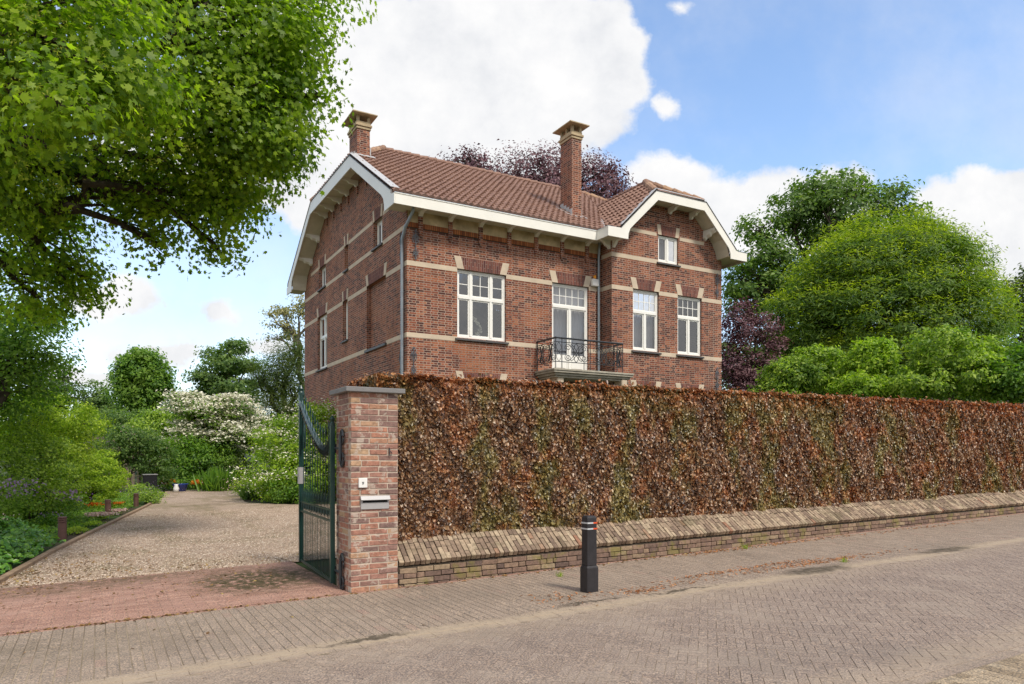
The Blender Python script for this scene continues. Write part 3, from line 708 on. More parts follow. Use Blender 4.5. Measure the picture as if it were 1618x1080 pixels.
b.out('soffit', M['soffit'], villa)
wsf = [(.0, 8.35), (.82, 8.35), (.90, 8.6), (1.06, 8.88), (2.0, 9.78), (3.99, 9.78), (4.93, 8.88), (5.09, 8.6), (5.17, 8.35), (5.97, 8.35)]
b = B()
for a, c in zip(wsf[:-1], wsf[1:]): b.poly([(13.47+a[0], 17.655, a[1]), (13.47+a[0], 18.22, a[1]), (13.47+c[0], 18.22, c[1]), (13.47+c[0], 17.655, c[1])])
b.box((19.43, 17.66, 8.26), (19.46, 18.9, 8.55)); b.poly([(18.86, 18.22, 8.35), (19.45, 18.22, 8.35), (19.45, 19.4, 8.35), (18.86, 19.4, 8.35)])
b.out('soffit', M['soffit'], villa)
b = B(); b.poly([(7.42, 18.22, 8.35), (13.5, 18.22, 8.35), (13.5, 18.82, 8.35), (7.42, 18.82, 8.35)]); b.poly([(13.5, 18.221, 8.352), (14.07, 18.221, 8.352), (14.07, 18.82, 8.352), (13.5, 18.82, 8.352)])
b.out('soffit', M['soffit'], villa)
b = B(); b.box((6.846, 18.2, 8.26), (13.47, 18.235, 8.55)); b.box((6.82, 18.185, 8.535), (13.455, 18.2, 8.555))
b.box((13.47, 17.656, 8.26), (13.505, 18.235, 8.55)); b.box((13.455, 17.62, 8.535), (13.47, 18.2, 8.555)); b.out('fascia', M['white'], villa, bevel=.003)
b = B(); b.box((6.83, 18.19, 8.556), (13.46, 18.42, 8.572)); b.box((13.46, 17.625, 8.556), (13.97, 18.42, 8.572)); b.box((19.0, 17.61, 8.556), (19.46, 19.0, 8.572)); b.out('gutter', M['zinc'], villa)

# gable brackets and the brick strips under them
def gbr(axis, pos, a, z, dz=0, ln=.53, w_=.09):
    f = PB(axis, pos); b = B(); pts = [(0, z-.16), (-.09, z-.16), (-.14, z-.10), (-.30, z-.09), (-.36, z-.02), (-ln, z), (-ln, z+.07), (0, z+.07)]
    lo = [f(a-w_/2, d, q-dz*.5*w_) for d, q in pts]; b.prism(lo, Vector(f(w_, 0, dz*w_))-Vector(f(0, 0, 0))); b.out('gable_bracket', M['white'], villa)
for y in (22.25, 23.16, 24.16, 25.02, 25.94, 26.8):
    gbr('x', XL, y, 10.56)
    b = B(); b.box((XL-.05, y-.055, 10.14), (XL+.01, y+.055, 10.42)); b.out('brick_strip', M['brick'], villa)
for y in (27.95, 29.0): gbr('x', XL, y, 10.56-(y-27.04)*.62, dz=-.62, w_=.10)
for y in (19.9, 21.1): gbr('x', XL, y, 10.56-(22.0-y)*.62, dz=.62, w_=.10)
for x, z in ((16.44, 9.72),): 
    gbr('y', YW, x, z); b = B(); b.box((x-.055, YW-.05, 9.33), (x+.055, YW+.01, 9.58)); b.out('brick_strip', M['brick'], villa)
gbr('y', YW, 15.5, 9.70); gbr('y', YW, 17.38, 9.70); gbr('y', YW, 18.02, 9.13, dz=-.98); gbr('y', YW, 14.9, 9.13, dz=.98)
console(14.13, YW, 8.14, 8.35, .40, .09).out('eaves_bracket', M['white'], villa)
f_ = PB('x', XJ)
b = B(); b.prism([(XJ+d, YW+.06, z) for d, z in ((0, 8.1), (-.06, 8.1), (-.09, 8.16), (-.2, 8.2), (-.28, 8.31), (-.42, 8.35), (0, 8.35))], (0, .09, 0)); b.out('eaves_bracket', M['white'], villa)

# chimneys
def chimney(x0, x1, y0, y1, zb, zt, label):
    o = B().box((x0, y0, zb), (x1, y1, zt)).out('chimney', M['brick'], villa); o['label'] = label
    b = B(); b.box((x0-.03, y0-.03, zt), (x1+.03, y1+.03, zt+.075)); b.box((x0-.06, y0-.06, zt+.085), (x1+.06, y1+.06, zt+.16))
    b.box((x0-.01, y0-.01, zt+.07), (x1+.01, y1+.01, zt+.09))
    b.box((x0-.02, y0-.02, zt+.155), (x1+.02, y1+.02, zt+.25))
    for px in (x0-.01, x1+.01-.09):
        for py in (y0-.01, y1+.01-.09): b.box((px, py, zt+.24), (px+.09, py+.09, zt+.44))
    if y1-y0 > .6: 
        for px in (x0-.01, x1+.01-.09): b.box((px, (y0+y1)/2-.04, zt+.24), (px+.09, (y0+y1)/2+.04, zt+.44))
    b.out('chimney_crown', M['capstone'], o, bevel=.008)
    B().box((x0+.05, y0+.05, zt+.25), (x1-.05, y1-.05, zt+.28)).out('flue', M['blackslot'], o)
    q = .20; b = B(); b.hexa([(x0-q, y0-q, zt+.43), (x1+q, y0-q, zt+.43), (x1+q, y1+q, zt+.43), (x0-q, y1+q, zt+.43)], [(x0-q, y0-q, zt+.47), (x1+q, y0-q, zt+.47), (x1+q, y1+q, zt+.47), (x0-q, y1+q, zt+.47)])
    b.hexa([(x0-q+.01, y0-q+.01, zt+.47), (x1+q-.01, y0-q+.01, zt+.47), (x1+q-.01, y1+q-.01, zt+.47), (x0-q+.01, y1+q-.01, zt+.47)], [(x0, y0+.05, zt+.53), (x1, y0+.05, zt+.53), (x1, y1-.05, zt+.53), (x0, y1-.05, zt+.53)])
    b.out('cap_slab', M['capstone'], o, bevel=.006)
    return o
c2 = chimney(13.586, 13.969, 19.732, 20.41, 9.2, 12.07, 'tall brick chimney in the middle of the front slope')
c1 = chimney(7.15, 7.57, 22.42, 23.24, 10.6, 12.0, 'short brick chimney at the left end of the roof')
b = B()
y = 19.72
for i in range(4):
    ys = 19.72+i*.17; z0 = zm(ys)+.03; b.box((13.575, ys, z0-.03), (13.585, ys+.19, z0+.25)); b.box((13.97, ys, z0-.03), (13.98, ys+.19, z0+.25))
za = zm(19.55)+.06; zb_ = zm(19.73)+.06
b.hexa([(13.44, 19.52, za), (14.12, 19.52, za), (14.12, 19.73, zb_), (13.44, 19.73, zb_)], [(13.44, 19.52, za+.012), (14.12, 19.52, za+.012), (14.12, 19.73, zb_+.012), (13.44, 19.73, zb_+.012)])
zc_ = zm(20.45)+.06
for xa, xb in ((13.42, 13.58), (13.97, 14.13)): b.hexa([(xa, 19.73, zb_), (xb, 19.73, zb_), (xb, 20.45, zc_), (xa, 20.45, zc_)], [(xa, 19.73, zb_+.012), (xb, 19.73, zb_+.012), (xb, 20.45, zc_+.012), (xa, 20.45, zc_+.012)])
b.out('flashing', M['lead'], c2)
b = B(); b.hexa([(6.95, 22.25, 11.08), (7.7, 22.25, 11.08), (7.7, 22.42, 11.18), (6.95, 22.42, 11.18)], [(6.95, 22.25, 11.1), (7.7, 22.25, 11.1), (7.7, 22.42, 11.2), (6.95, 22.42, 11.2)]); b.box((7.57, 22.4, 11.1), (7.60, 23.1, 11.45)); b.out('flashing', M['lead'], c1)

# downpipes
def pipe(pts, nm, m, clips, cdir):
    b = B(); b.tube(pts, .042, 10); o = b.out(nm, m, villa, smooth=True)
    for z in clips: p = Vector(pts[-1]); B().lathe((p.x, p.y, z), [(.05, 0), (.05, .035)], 10).out('pipe_clamp', m, o)
    return o
pipe([(7.44, 18.40, 8.36), (7.44, 18.42, 8.22), (7.34, 18.75, 7.85), (7.345, 18.98, 7.6), (7.345, 19.0, 7.4), (7.345, 19.0, 3.4), (7.345, 19.0, .0)], 'downpipe', M['zinc'], (6.1, 3.9, 1.9), 0)
pipe([(13.90, 18.62, 8.36), (13.90, 18.66, 8.1), (13.93, 18.72, 7.9), (13.93, 18.72, 4.25), (13.93, 18.72, 4.15)], 'downpipe', M['zinc'], (7.1, 5.4), 0)
# wrought wall anchors
def anchor(axis, pos, a, z, s=1.0):
    f = PB(axis, pos); b = B(); d = -.035
    b.tube([f(a, d, z-.42*s), f(a, d, z+.42*s)], .012, 5)
    for k in (-1, 1):
        for zz, rr in ((z+.05*s, .13*s), (z-.12*s, .10*s)):
            b.tube([f(a+k*rr*.9*math.sin(q)*(1-q/8), d, zz+rr*(1-math.cos(q))*(1 if zz > z else -1)*.9) for q in np.linspace(0, 5.2, 14)], .010, 5)
        b.tube([f(a, d, z+.2*s), f(a+k*.08*s, d, z+.3*s), f(a, d, z+.42*s)], .008, 5); b.tube([f(a, d, z-.2*s), f(a+k*.08*s, d, z-.3*s), f(a, d, z-.42*s)], .008, 5)
    b.out('wall_anchor', M['greyiron'], villa)
for ax, po, a, z in (('y', YF, 7.66, 7.42), ('y', YF, 7.60, 4.15), ('x', XL, 19.18, 7.42), ('x', XL, 19.2, 4.12), ('y', YW, 18.62, 7.45), ('y', YW, 18.62, 4.2)): anchor(ax, po, a, z)
# alarm box with its amber lamp
b = B(); b.box((13.66, YF-.13, 6.97), (13.90, YF, 7.20)); o = b.out('alarm_box', M['whiteplastic'], villa, bevel=.012)
B().lathe((13.78, YF-.07, 7.2), [(.05, 0), (.052, .05), (.04, .11), (.015, .13)], 12).out('beacon', M['amber'], o, smooth=True)
# orchid behind the big window
b = B(); b.lathe((9.72, YF+.22, 4.98), [(.05, 0), (.07, .12), (.072, .13)], 12)
po = b.out('window_plant', M['whiteplastic'], villa)
pts = []; nn_ = []
for k in range(46): q = random.random(); pts.append((9.70+.10*math.sin(q*5)+random.gauss(0, .045), YF+.21+random.gauss(0, .03), 5.12+q*.50)); nn_.append((0, -1, .2))
leaves('blossom', np.array(pts), .09, np.array(nn_, float), L['white'], po, 'beech')
# balcony ----------------------------------------------------------
BX0, BX1, BY = 11.565, 14.564, 17.71
b = B()
for (z0, z1, o_) in ((4.06, 4.12, 0), (4.0, 4.06, -.03), (3.93, 4.0, .09), (3.87, 3.93, .15)):
    b.box((BX0+max(o_, 0)+(.0 if o_ >= 0 else .025), BY+max(o_, 0)+(0 if o_ >= 0 else .025), z0), (BX1-max(o_, 0)-(.0 if o_ >= 0 else .025), 18.20, z1))
    b.box((BX0+max(o_, 0)+(.0 if o_ >= 0 else .025), 18.20, z0), (XJ-.004, YF-.004, z1))
b.out('balcony_slab', M['balstone'], villa, bevel=.01)
b = B()
for x in (11.82, 14.15):
    for (d, z0) in ((.9, 3.72), (.7, 3.5), (.45, 3.25)): b.box((x, (YF if x < 14 else YW)-d*(1 if x < 14 else .45), z0), (x+.22, (YF if x < 14 else YW)-.003, z0+.2))
b.out('balcony_corbel', M['stone'], villa, bevel=.02)
RX0, RX1, RY = 11.65, 14.14, 17.76
b = B(); rr = .014
b.tube([(RX0, YF, 5.02), (RX0, RY, 5.02), (RX1, RY, 5.02), (RX1, YW, 5.02)], .030, 6)
for z in (4.90, 4.32): b.tube([(RX0, YF, z), (RX0, RY, z), (RX1, RY, z), (RX1, YW, z)], rr*.9, 5)
for (x, y) in ((RX0, RY), (RX1, RY), (RX0, YF-.03), (RX0+.22, RY), (RX1-.22, RY), (RX1, YW-.03), ((RX0+RX1)/2, RY)): b.tube([(x, y, 4.12), (x, y, 5.02)], rr, 6)
o = b.out('balcony_railing', M['iron'], villa)
b = B()
def curl(P2, sgn=1, k=1):
    pass
def scroll(fp, c, r, a0, turns, sg):
    return [fp(c[0]+sg*r*(1-.82*t)*math.cos(a0+turns*2*math.pi*t), c[1]+r*(1-.82*t)*math.sin(a0+turns*2*math.pi*t)) for t in np.linspace(0, 1, 26)]
def panel(fp, a0, a1):
    w2 = (a1-a0)/2; mid = (a0+a1)/2
    for sg in (-1, 1):
        for zc in (4.76, 4.46):
            k = 1 if zc > 4.6 else -1
            pts = [fp(mid+sg*(w2*.52)*0+sg*x_, z_) for x_, z_ in ()]
            cx = mid+sg*w2*.60
            b.tube([fp(cx+sg*.115*(1-.8*t)*math.cos(t*9.5-.6), zc+k*.115*(1-.8*t)*math.sin(t*9.5-.6)) for t in np.linspace(0, 1, 26)], .0105, 5, cap=False)
            b.tube([fp(mid-sg*w2*.42+sg*q*w2*1.02*1.0, 4.61-k*.24*math.cos(q*math.pi)*1.0) for q in np.linspace(0, 1, 14)], .0105, 5, cap=False)
    b.tube([fp(mid+.10*math.sin(q), 4.61+.27*math.cos(q)) for q in np.linspace(0, 2*math.pi, 24)], .0105, 5, cap=False)
fy = lambda a, z: (a, RY, z)
panel(fy, RX0+.24, RX0+1.23); b.out('railing_scrolls', M['iron'], o); b = B(); panel(fy, RX0+1.27, RX1-.24); b.out('railing_scrolls', M['iron'], o); b = B()
for (q0, q1) in ((RX0+.02, RX0+.20), (RX1-.20, RX1-.02)):
    for k in (0, 1): b.tube([fy(q0+(q1-q0)*(.5+.45*math.sin(t*2*math.pi+k*math.pi)), 4.33+.56*t) for t in np.linspace(0, 1, 22)], .007, 5, cap=False)
fxl = lambda a, z: (RX0, a, z)
b.out('railing_scrolls', M['iron'], o); b = B(); panel(fxl, RY+.03, RY+.52); panel(fxl, RY+.53, YF-.04); b.out('railing_scrolls', M['iron'], o); b = B()
fxr = lambda a, z: (RX1, a, z); panel(fxr, RY+.02, YW-.03)
b.out('railing_scrolls', M['iron'], o)

# ------------------------------------------------------------------ ground, road, pavements
def gp(u, v, dz=0):                      # photo pixel -> point of the ground sheet
    ax = ((u-U0)/F*cT+sT); ay = (-(u-U0)/F*sT+cT)
    Y = (CH+.0234*2.5-dz)/(.0234*ax+(v-V0)/F); return Vector((ax*Y, ay*Y, zg(ax*Y)))
def gxy(u, Y): p = wpt(u, 722, Y); return (p.x, p.y, zg(p.x))
def sheet(name, x0, x1, y0, y1, dz, m, nx=40, ny=6, amp=0):
    xs = np.linspace(x0, x1, nx+1); ys = np.linspace(y0, y1, ny+1); X, Y = np.meshgrid(xs, ys)
    Z = zga(X)+dz+rng.normal(0, 1, X.shape)*amp
    i = np.arange(nx*ny); a = (i//nx)*(nx+1)+i % nx
    return fastmesh(name, np.stack([X, Y, Z], -1).reshape(-1, 3), np.stack([a, a+1, a+nx+2, a+nx+1], 1).ravel(), np.full(nx*ny, 4), m)
m, t = mat('soil_grass')
n = t.noise(t.pos, .5, 6, .65)
setb(t, t.mix(t.mapr(n, .4, .6), (.06, .045, .028), (.045, .085, .018)), .95, .2, t.noise(t.pos, 14, 6, .7), .05); M['soil'] = m
g = sheet('ground', -60, 90, -40, 100, -.02, M['soil'], 150, 10)
tag(g, 'garden soil and grass around the villa', None, None, 'structure')
bq = B()
for (x0, x1, y0, y1) in ((-3000, -12, 99, 3000), (-12, 32, 99, 3000), (32, 3000, 99, 3000), (-3000, -12, -3000, -39), (-12, 32, -3000, -39), (32, 3000, -3000, -39), (-3000, -59, -39, 99), (89, 3000, -39, 99)):
    bq.poly([(x0, y0, zg(x0)-.026), (x1, y0, zg(x1)-.026), (x1, y1, zg(x1)-.026), (x0, y1, zg(x0)-.026)])
tag(bq.out('far_ground', M['soil']), None, None, None, 'structure')

def paver_mat(name, stops, dark, pale, bandy=None, grime=.5, moss=None, wet=None):
    m, t = mat(name); col = t.ramp(island(t), stops)
    fn = t.noise(t.pos, 75, 3, .75); n2 = t.noise(t.pos, 30, 4, .7); n3 = t.noise(t.pos, 1.4, 5, .6); n4 = t.noise(t.pos, .45, 4, .6)
    col = t.vm('MULTIPLY', col, t.ramp(fn, [(.34, (.40, .40, .42)), (.5, (1, 1, 1)), (.64, (1.95, 1.8, 1.6))]))
    col = t.mix(t.mapr(n2, .55, .75, 0, .45), col, dark)
    col = t.mix(t.mapr(n3, .48, .7, 0, grime), col, pale)
    col = t.mix(t.mapr(n4, .5, .7, 0, .35), col, dark)
    sp = t.new('ShaderNodeSeparateXYZ'); t.l.new(t.pos, sp.inputs[0])
    if bandy:                                 # sand washed against the channel between road and pavement
        for (yc, hw, amt, cc) in bandy:
            yy = t.math('ADD', sp.outputs[1], t.math('MULTIPLY', t.math('SUBTRACT', t.noise(t.vm('MULTIPLY', t.pos, (.7, 1, 1)), 1.1, 4), .5), .35))
            bnd = t.mapr(t.math('ABSOLUTE', t.math('SUBTRACT', yy, yc)), hw, hw*.2)
            col = t.mix(t.math('MULTIPLY', t.math('MULTIPLY', bnd, amt), t.mapr(t.noise(t.pos, 9, 5, .7), .3, .6, .4, 1)), col, cc)
    if wet:
        for (x, y, rx, ry) in wet:
            q = t.vm('MULTIPLY', t.vm('SUBTRACT', t.vm('ADD', t.pos, t.vm('MULTIPLY', t.vm('SUBTRACT', t.noise(t.pos, 6, 5, .7, out=1), (.5, .5, .5)), (.6, .42, 0))), (x, y, 0)), (1/rx, 1/ry, 0))
            d = t.mapr(t.vm('LENGTH', q, out=1), 1.15, .35)
            col = t.mix(t.math('MULTIPLY', d, t.mapr(t.noise(t.pos, 14, 5, .7), .3, .55, .55, .92)), col, (.070, .054, .036))
    if moss:
        for (x, y, rx, ry, a) in moss:
            q = t.vm('MULTIPLY', t.vm('SUBTRACT', t.vm('ADD', t.pos, t.vm('MULTIPLY', t.vm('SUBTRACT', t.noise(t.pos, 3.2, 5, .7, out=1), (.5, .5, .5)), (1.4, 1.0, 0))), (x, y, 0)), (1/rx, 1/ry, 0))
            d = t.math('MULTIPLY', t.mapr(t.vm('LENGTH', q, out=1), 1.1, .4), t.mapr(t.noise(t.pos, 11, 5, .7), .38, .52))
            col = t.mix(t.math('MULTIPLY', d, a), col, (.050, .042, .012))
    setb(t, col, .85, .3, t.math('ADD', t.math('MULTIPLY', fn, .5), t.math('MULTIPLY', n2, .6)), .005)
    return m
SAND = (.40, .315, .225)
wetlist = [(7.60, 5.78, .72, .20), (10.35, 5.78, .75, .15), (1.9, 5.76, .5, .07), (5.4, 5.80, .6, .05), (4.3, 5.9, .5, .05)]
BY_ = [(5.70, .20, .75, SAND), (5.45, .45, .25, SAND)]
M['road'] = paver_mat('road_paver', [(0, (.215, .168, .140)), (.5, (.235, .185, .154)), (1, (.258, .206, .172))], (.135, .110, .095), (.33, .265, .21), BY_+[(2.9, .35, .4, SAND)], .45, wet=wetlist)
M['pave'] = paver_mat('pavement_paver', [(0, (.235, .186, .148)), (.5, (.255, .203, .163)), (.97, (.28, .222, .178)), (1, (.26, .185, .15))], (.15, .122, .096), (.35, .28, .22), BY_, .4, wet=wetlist, moss=[(-1.5, 6.9, 3.0, .8, .25)])
M['farpave'] = paver_mat('far_pavement_paver', [(0, (.20, .155, .105)), (.5, (.27, .21, .145)), (1, (.33, .265, .19))], (.12, .095, .065), (.36, .30, .21), None, .4)
M['red'] = paver_mat('red_clinker', [(0, (.275, .160, .125)), (.5, (.315, .188, .148)), (1, (.355, .222, .178))], (.13, .065, .055), (.33, .20, .16), None, .5, moss=[(1.75, 9.3, 1.0, 1.1, .95), (-.8, 10.2, 2.2, .8, .45), (.8, 10.4, 1.6, .4, .35)])
m, t = mat('joint_sand')
n = t.noise(t.pos, 1.1, 5, .6)
col = t.mix(t.mapr(n, .42, .64), (.19, .15, .112), (.36, .29, .21))
col = t.mix(t.mapr(t.noise(t.pos, 3.3, 5, .7), .54, .70, 0, .45), col, (.12, .11, .045))
setb(t, col, .95, .2, t.noise(t.pos, 120, 3, .7), .004); M['joint'] = m

def pavers(name, rects, top, m, gap=.0032, ylim=None, xlim=None, hj=.0005, tilt=.0035, gl=None):
    gl = gap if gl is None else gl
    r = np.array(rects, float); N = len(r); cx, cy, hl, hw, an = r.T
    q = np.array([(-1, -1), (1, -1), (1, 1), (-1, 1)], float)
    tops = []
    for inset, dz in ((gap/2, -.004), (gap/2+.0012, 0)):
        lx = q[None, :, 0]*(hl-inset+gap/2-gl/2)[:, None]; ly = q[None, :, 1]*(hw-inset)[:, None]
        x = cx[:, None]+lx*np.cos(an)[:, None]-ly*np.sin(an)[:, None]; y = cy[:, None]+lx*np.sin(an)[:, None]+ly*np.cos(an)[:, None]
        if ylim: y = np.clip(y, ylim[0], ylim[1])
        if xlim: x = np.clip(x, xlim[0], xlim[1])
        tops.append((x, y, dz))
    h = rng.normal(0, hj, N)[:, None]; tx = rng.normal(0, tilt, N)[:, None]; ty = rng.normal(0, tilt, N)[:, None]
    vs = [np.stack([x, y, zga(x)+top+dz+h+tx*(x-cx[:, None])+ty*(y-cy[:, None])], -1) for x, y, dz in tops]
    V = np.concatenate(vs, 1); base = (np.arange(N)*8)[:, None, None]
    fc = np.array([[4, 5, 6, 7]]+[[i, (i+1) % 4, 4+(i+1) % 4, 4+i] for i in range(4)])
    ar = np.abs((vs[1][:, 1, :2]-vs[1][:, 0, :2])[:, 0]*(vs[1][:, 3, :2]-vs[1][:, 0, :2])[:, 1]-(vs[1][:, 1, :2]-vs[1][:, 0, :2])[:, 1]*(vs[1][:, 3, :2]-vs[1][:, 0, :2])[:, 0])
    return fastmesh(name, V.reshape(-1, 3), (fc[None]+base).ravel(), np.full(N*5, 4), m)
def herring(x0, x1, y0, y1, w_, ang, nb_=3):
    out = []; cxm, cym = (x0+x1)/2, (y0+y1)/2; rad = math.hypot(x1-x0, y1-y0)/2+.5; K = int(rad/w_)+4; ca, sa = math.cos(ang), math.sin(ang)
    for a in range(-2*K, 2*K):
        for b_ in range(-K, K):
            ox, oy = a+nb_*b_, a-nb_*b_
            if abs(ox*w_) > rad or abs(oy*w_) > rad: continue
            for (px, py, hl, hw, k) in ((nb_/2, .5, nb_*w_/2, w_/2, 0), (.5, 1+nb_/2, nb_*w_/2, w_/2, math.pi/2)):
                X, Y = (ox+px)*w_, (oy+py)*w_; x = cxm+X*ca-Y*sa; y = cym+X*sa+Y*ca
                if x0-.05 < x < x1+.05 and y0-.06 < y < y1+.06: out.append((x, y, hl, hw, ang+k))
    return out
def running(x0, x1, y0, y1, l, w_, along='y'):
    out = []; j = 0; a = x0 if along == 'y' else y0
    while a < (x1 if along == 'y' else y1)-1e-6:
        b_ = (y0 if along == 'y' else x0)-(l/2 if j % 2 else 0)
        while b_ < (y1 if along == 'y' else x1):
            out.append((a+w_/2, b_+l/2, l/2, w_/2, math.pi/2) if along == 'y' else (b_+l/2, a+w_/2, l/2, w_/2, 0)); b_ += l
        a += w_; j += 1
    return out
RX_0, RX_1 = -7, 27
def ground_thing(o, label): tag(o, label, None, None, 'structure'); return o
ground_thing(sheet('road_bed', -60, 90, 2.7, 5.67, .0020, M['joint'], 120, 4), 'sandy bed between the road bricks')
ground_thing(sheet('pavement_bed', -60, 90, 5.67, 7.80, .0040, M['joint'], 120, 4), 'sandy bed between the pavement bricks')
ground_thing(sheet('opposite_pavement_bed', -60, 90, -1.2, 2.7, .0030, M['joint'], 120, 4), 'sandy bed of the opposite pavement')
rr_ = herring(RX_0, RX_1, 2.80, 5.56, .071, R(45))
ground_thing(pavers('road', rr_, .006, M['road'], ylim=(2.80, 5.56)), 'grey brown herringbone brick road in front of the hedge')
ground_thing(pavers('road_edge_course', running(RX_0, RX_1, 5.56, 5.67, .21, .105, 'x')+running(RX_0, RX_1, 2.69, 2.80, .21, .105, 'x'), .005, M['road'], gap=.004), 'single course of bricks along the road channel')
ground_thing(pavers('pavement', running(RX_0, RX_1, 5.835, 7.70, .21, .082, 'y'), .008, M['pave'], ylim=(5.835, 7.70), gap=.006, gl=.001), 'brown brick pavement beside the hedge wall')
ground_thing(pavers('pavement_channel_course', running(RX_0, RX_1, 5.675, 5.835, .21, .08, 'x'), .007, M['pave'], gap=.004, ylim=(5.675, 5.835)), 'two brick courses beside the road channel')
ground_thing(pavers('pavement_edge_course', running(RX_0, RX_1, 7.70, 7.765, .21, .062, 'x'), .009, M['red'], gap=.008, ylim=(7.70, 7.765)), 'narrow red brick edge of the pavement')
ground_thing(pavers('opposite_pavement', running(RX_0, RX_1, .4, 2.68, .21, .105, 'y'), .007, M['farpave'], ylim=(.4, 2.68)), 'yellowish brick pavement on the near side of the road')
ground_thing(sheet('driveway_bed', -12, 2.40, 7.766, 10.6, .0075, M['joint'], 40, 6), 'sandy bed between the red driveway bricks')
ground_thing(pavers('driveway_apron', [q for q in running(-9, 2.40, 7.77, 10.55, .21, .07, 'x')], .012, M['red'], gap=.006, xlim=(-9, 2.395), ylim=(7.77, 10.55)), 'red brick driveway entrance between pavement and gravel')

m, t = mat('gravel')
v1 = t.new('ShaderNodeTexVoronoi'); v1.inputs['Scale'].default_value = 62; t.l.new(t.pos, v1.inputs['Vector'])
bw = t.new('ShaderNodeRGBToBW'); t.l.new(v1.outputs['Color'], bw.inputs[0])
col = t.ramp(bw.outputs[0], [(.2, (.25, .18, .13)), (.5, (.39, .29, .215)), (.8, (.55, .435, .34))])
pn = t.noise(t.pos, .8, 5, .62)
col = t.mix(t.mapr(pn, .50, .66, 0, .55), col, (.13, .10, .05))
col = t.mix(t.mapr(t.noise(t.vm('ADD', t.pos, (5, 1, 0)), .5, 5, .62), .52, .66, 0, .45), col, (.16, .14, .05))
tr_ = t.noise(t.vm('MULTIPLY', t.vm('ADD', t.pos, (0, 0, 0)), (1, .16, 1)), 1.25, 4, .6)
col = t.mix(t.mapr(tr_, .52, .64, 0, .5), col, (.19, .155, .075))
setb(t, col, .9, .25, t.math('SUBTRACT', 1.0, v1.outputs['Distance']), .012); M['gravel'] = m
def xedge(y): return float(np.interp(y, [7.7, 10.96, 14.09, 16.65, 25.25, 30, 36], [-1.6, -1.07, -.62, -.17, 1.37, 2.1, 2.6]))
def xright(y): return float(np.interp(y, [10.5, 18, 21, 22.5, 24.5, 32, 36], [7.4, 7.4, 6.6, 5.0, 4.1, 5.0, 5.2]))
b = B(); ys = list(np.linspace(10.56, 35, 40))
for a, c in zip(ys[:-1], ys[1:]): b.poly([(xedge(a), a, zg(xedge(a))+.002), (xright(a), a, zg(xright(a))+.002), (xright(c), c, zg(xright(c))+.002), (xedge(c), c, zg(xedge(c))+.002)])
ground_thing(b.out('gravel_drive', M['gravel']), 'pale gravel drive running back beside the villa')
b = B(); b.box((2.97, 8.3, -.3), (60, 8.34, .35))
# loose stones on the drive, leaf litter
N = 42000; y = 10.5+rng.random(N)**1.5*11; xe = np.interp(y, [7.7, 10.96, 14.09, 16.65, 25.25], [-1.6, -1.07, -.62, -.17, 1.37])
x = xe+rng.random(N)*(6.2-xe); x = np.where(y < 10.8, x*.8, x)
P_ = np.stack([x, y, zga(x)+.006], 1)
m, t = mat('gravel_stone'); setb(t, t.ramp(island(t), [(0, (.19, .125, .09)), (.4, (.39, .285, .21)), (.8, (.55, .435, .335)), (1, (.68, .60, .51))]), .8, .3); M['pebble'] = m
Vp = np.array([(-.5, -.4, 0), (.45, -.45, 0), (.5, .4, 0), (-.4, .45, 0), (0, 0, .42)], float); SH['pebble'] = (Vp, [[0, 1, 4], [1, 2, 4], [2, 3, 4], [3, 0, 4]])
tag(leaves('gravel_stones', P_, .017, np.tile([0, 0, 1.], (N, 1)), M['pebble'], None, 'pebble', .12), 'loose pale stones on the gravel drive', None, None, 'stuff')
def litter(name, spots, size, m, label, shape='oval', z=.014):
    pts = []
    for (x, y, sx, sy, n_) in spots:
        q = rng.normal(0, 1, (n_, 2))*np.array([sx, sy])+np.array([x, y]); pts.append(q)
    q = np.concatenate(pts); P_ = np.stack([q[:, 0], q[:, 1], zga(q[:, 0])+z], 1)
    tag(leaves(name, P_, size, np.tile([0, 0, 1.], (len(q), 1)), m, None, shape, .25), label, None, None, 'stuff')
litter('leaf_litter', [(-.7, 11.4, .5, .7, 260), (-.2, 12.6, .5, .9, 160), (1.2, 9.6, 1.0, .6, 130), (-1.2, 10, .7, .6, 90), (1.0, 10.9, 1.3, .35, 240), (-1, 7.74, 1.4, .02, 120), (.8, 7.74, 1.0, .02, 120), (6.5, 7.68, 2.5, .04, 160), (0, 6.7, 1.5, .5, 14), (.3, 20, .5, 3, 90)], .045, L['litter'], 'dry leaves scattered on the drive and along the wall')
litter('pine_needles', [(8.1, 6.15, .85, .07, 420), (7.4, 6.35, .5, .07, 160), (6.3, 6.3, .35, .05, 90), (5.4, 6.1, .4, .05, 80), (5.0, 6.0, .15, .05, 60), (9.3, 7.6, .8, .06, 200), (7.7, 7.6, .3, .05, 120), (13, 7.5, 1.2, .06, 160), (4.1, 6.2, .2, .15, 60)], .05, L['needles'], 'orange brown blossom dust lying on the pavement', 'long')

# weeds in the joints
def weed(u, v, s, n_, label):
    p = gp(u, v); r = empty('weed', p); tag(r, label, 'weed')
    q = rng.normal(0, s*.35, (n_, 3)); q[:, 2] = .012
    leaves('blades', q, s, rng.normal(0, 1, (n_, 3))*[1, 1, .2], L['lime'], r, 'blade', .2, along=np.tile([0, 0, 1.], (n_, 1)))
weed(683, 918, .10, 60, 'small grass tuft at the foot of the brick pillar end of the wall')
weed(884, 912, .06, 34, 'tiny green weed on the pavement left of the black bollard')
weed(1178, 868, .07, 36, 'small weed against the low wall right of the bollard')
weed(1333, 889, .07, 34, 'yellow green weed beside the largest damp patch')

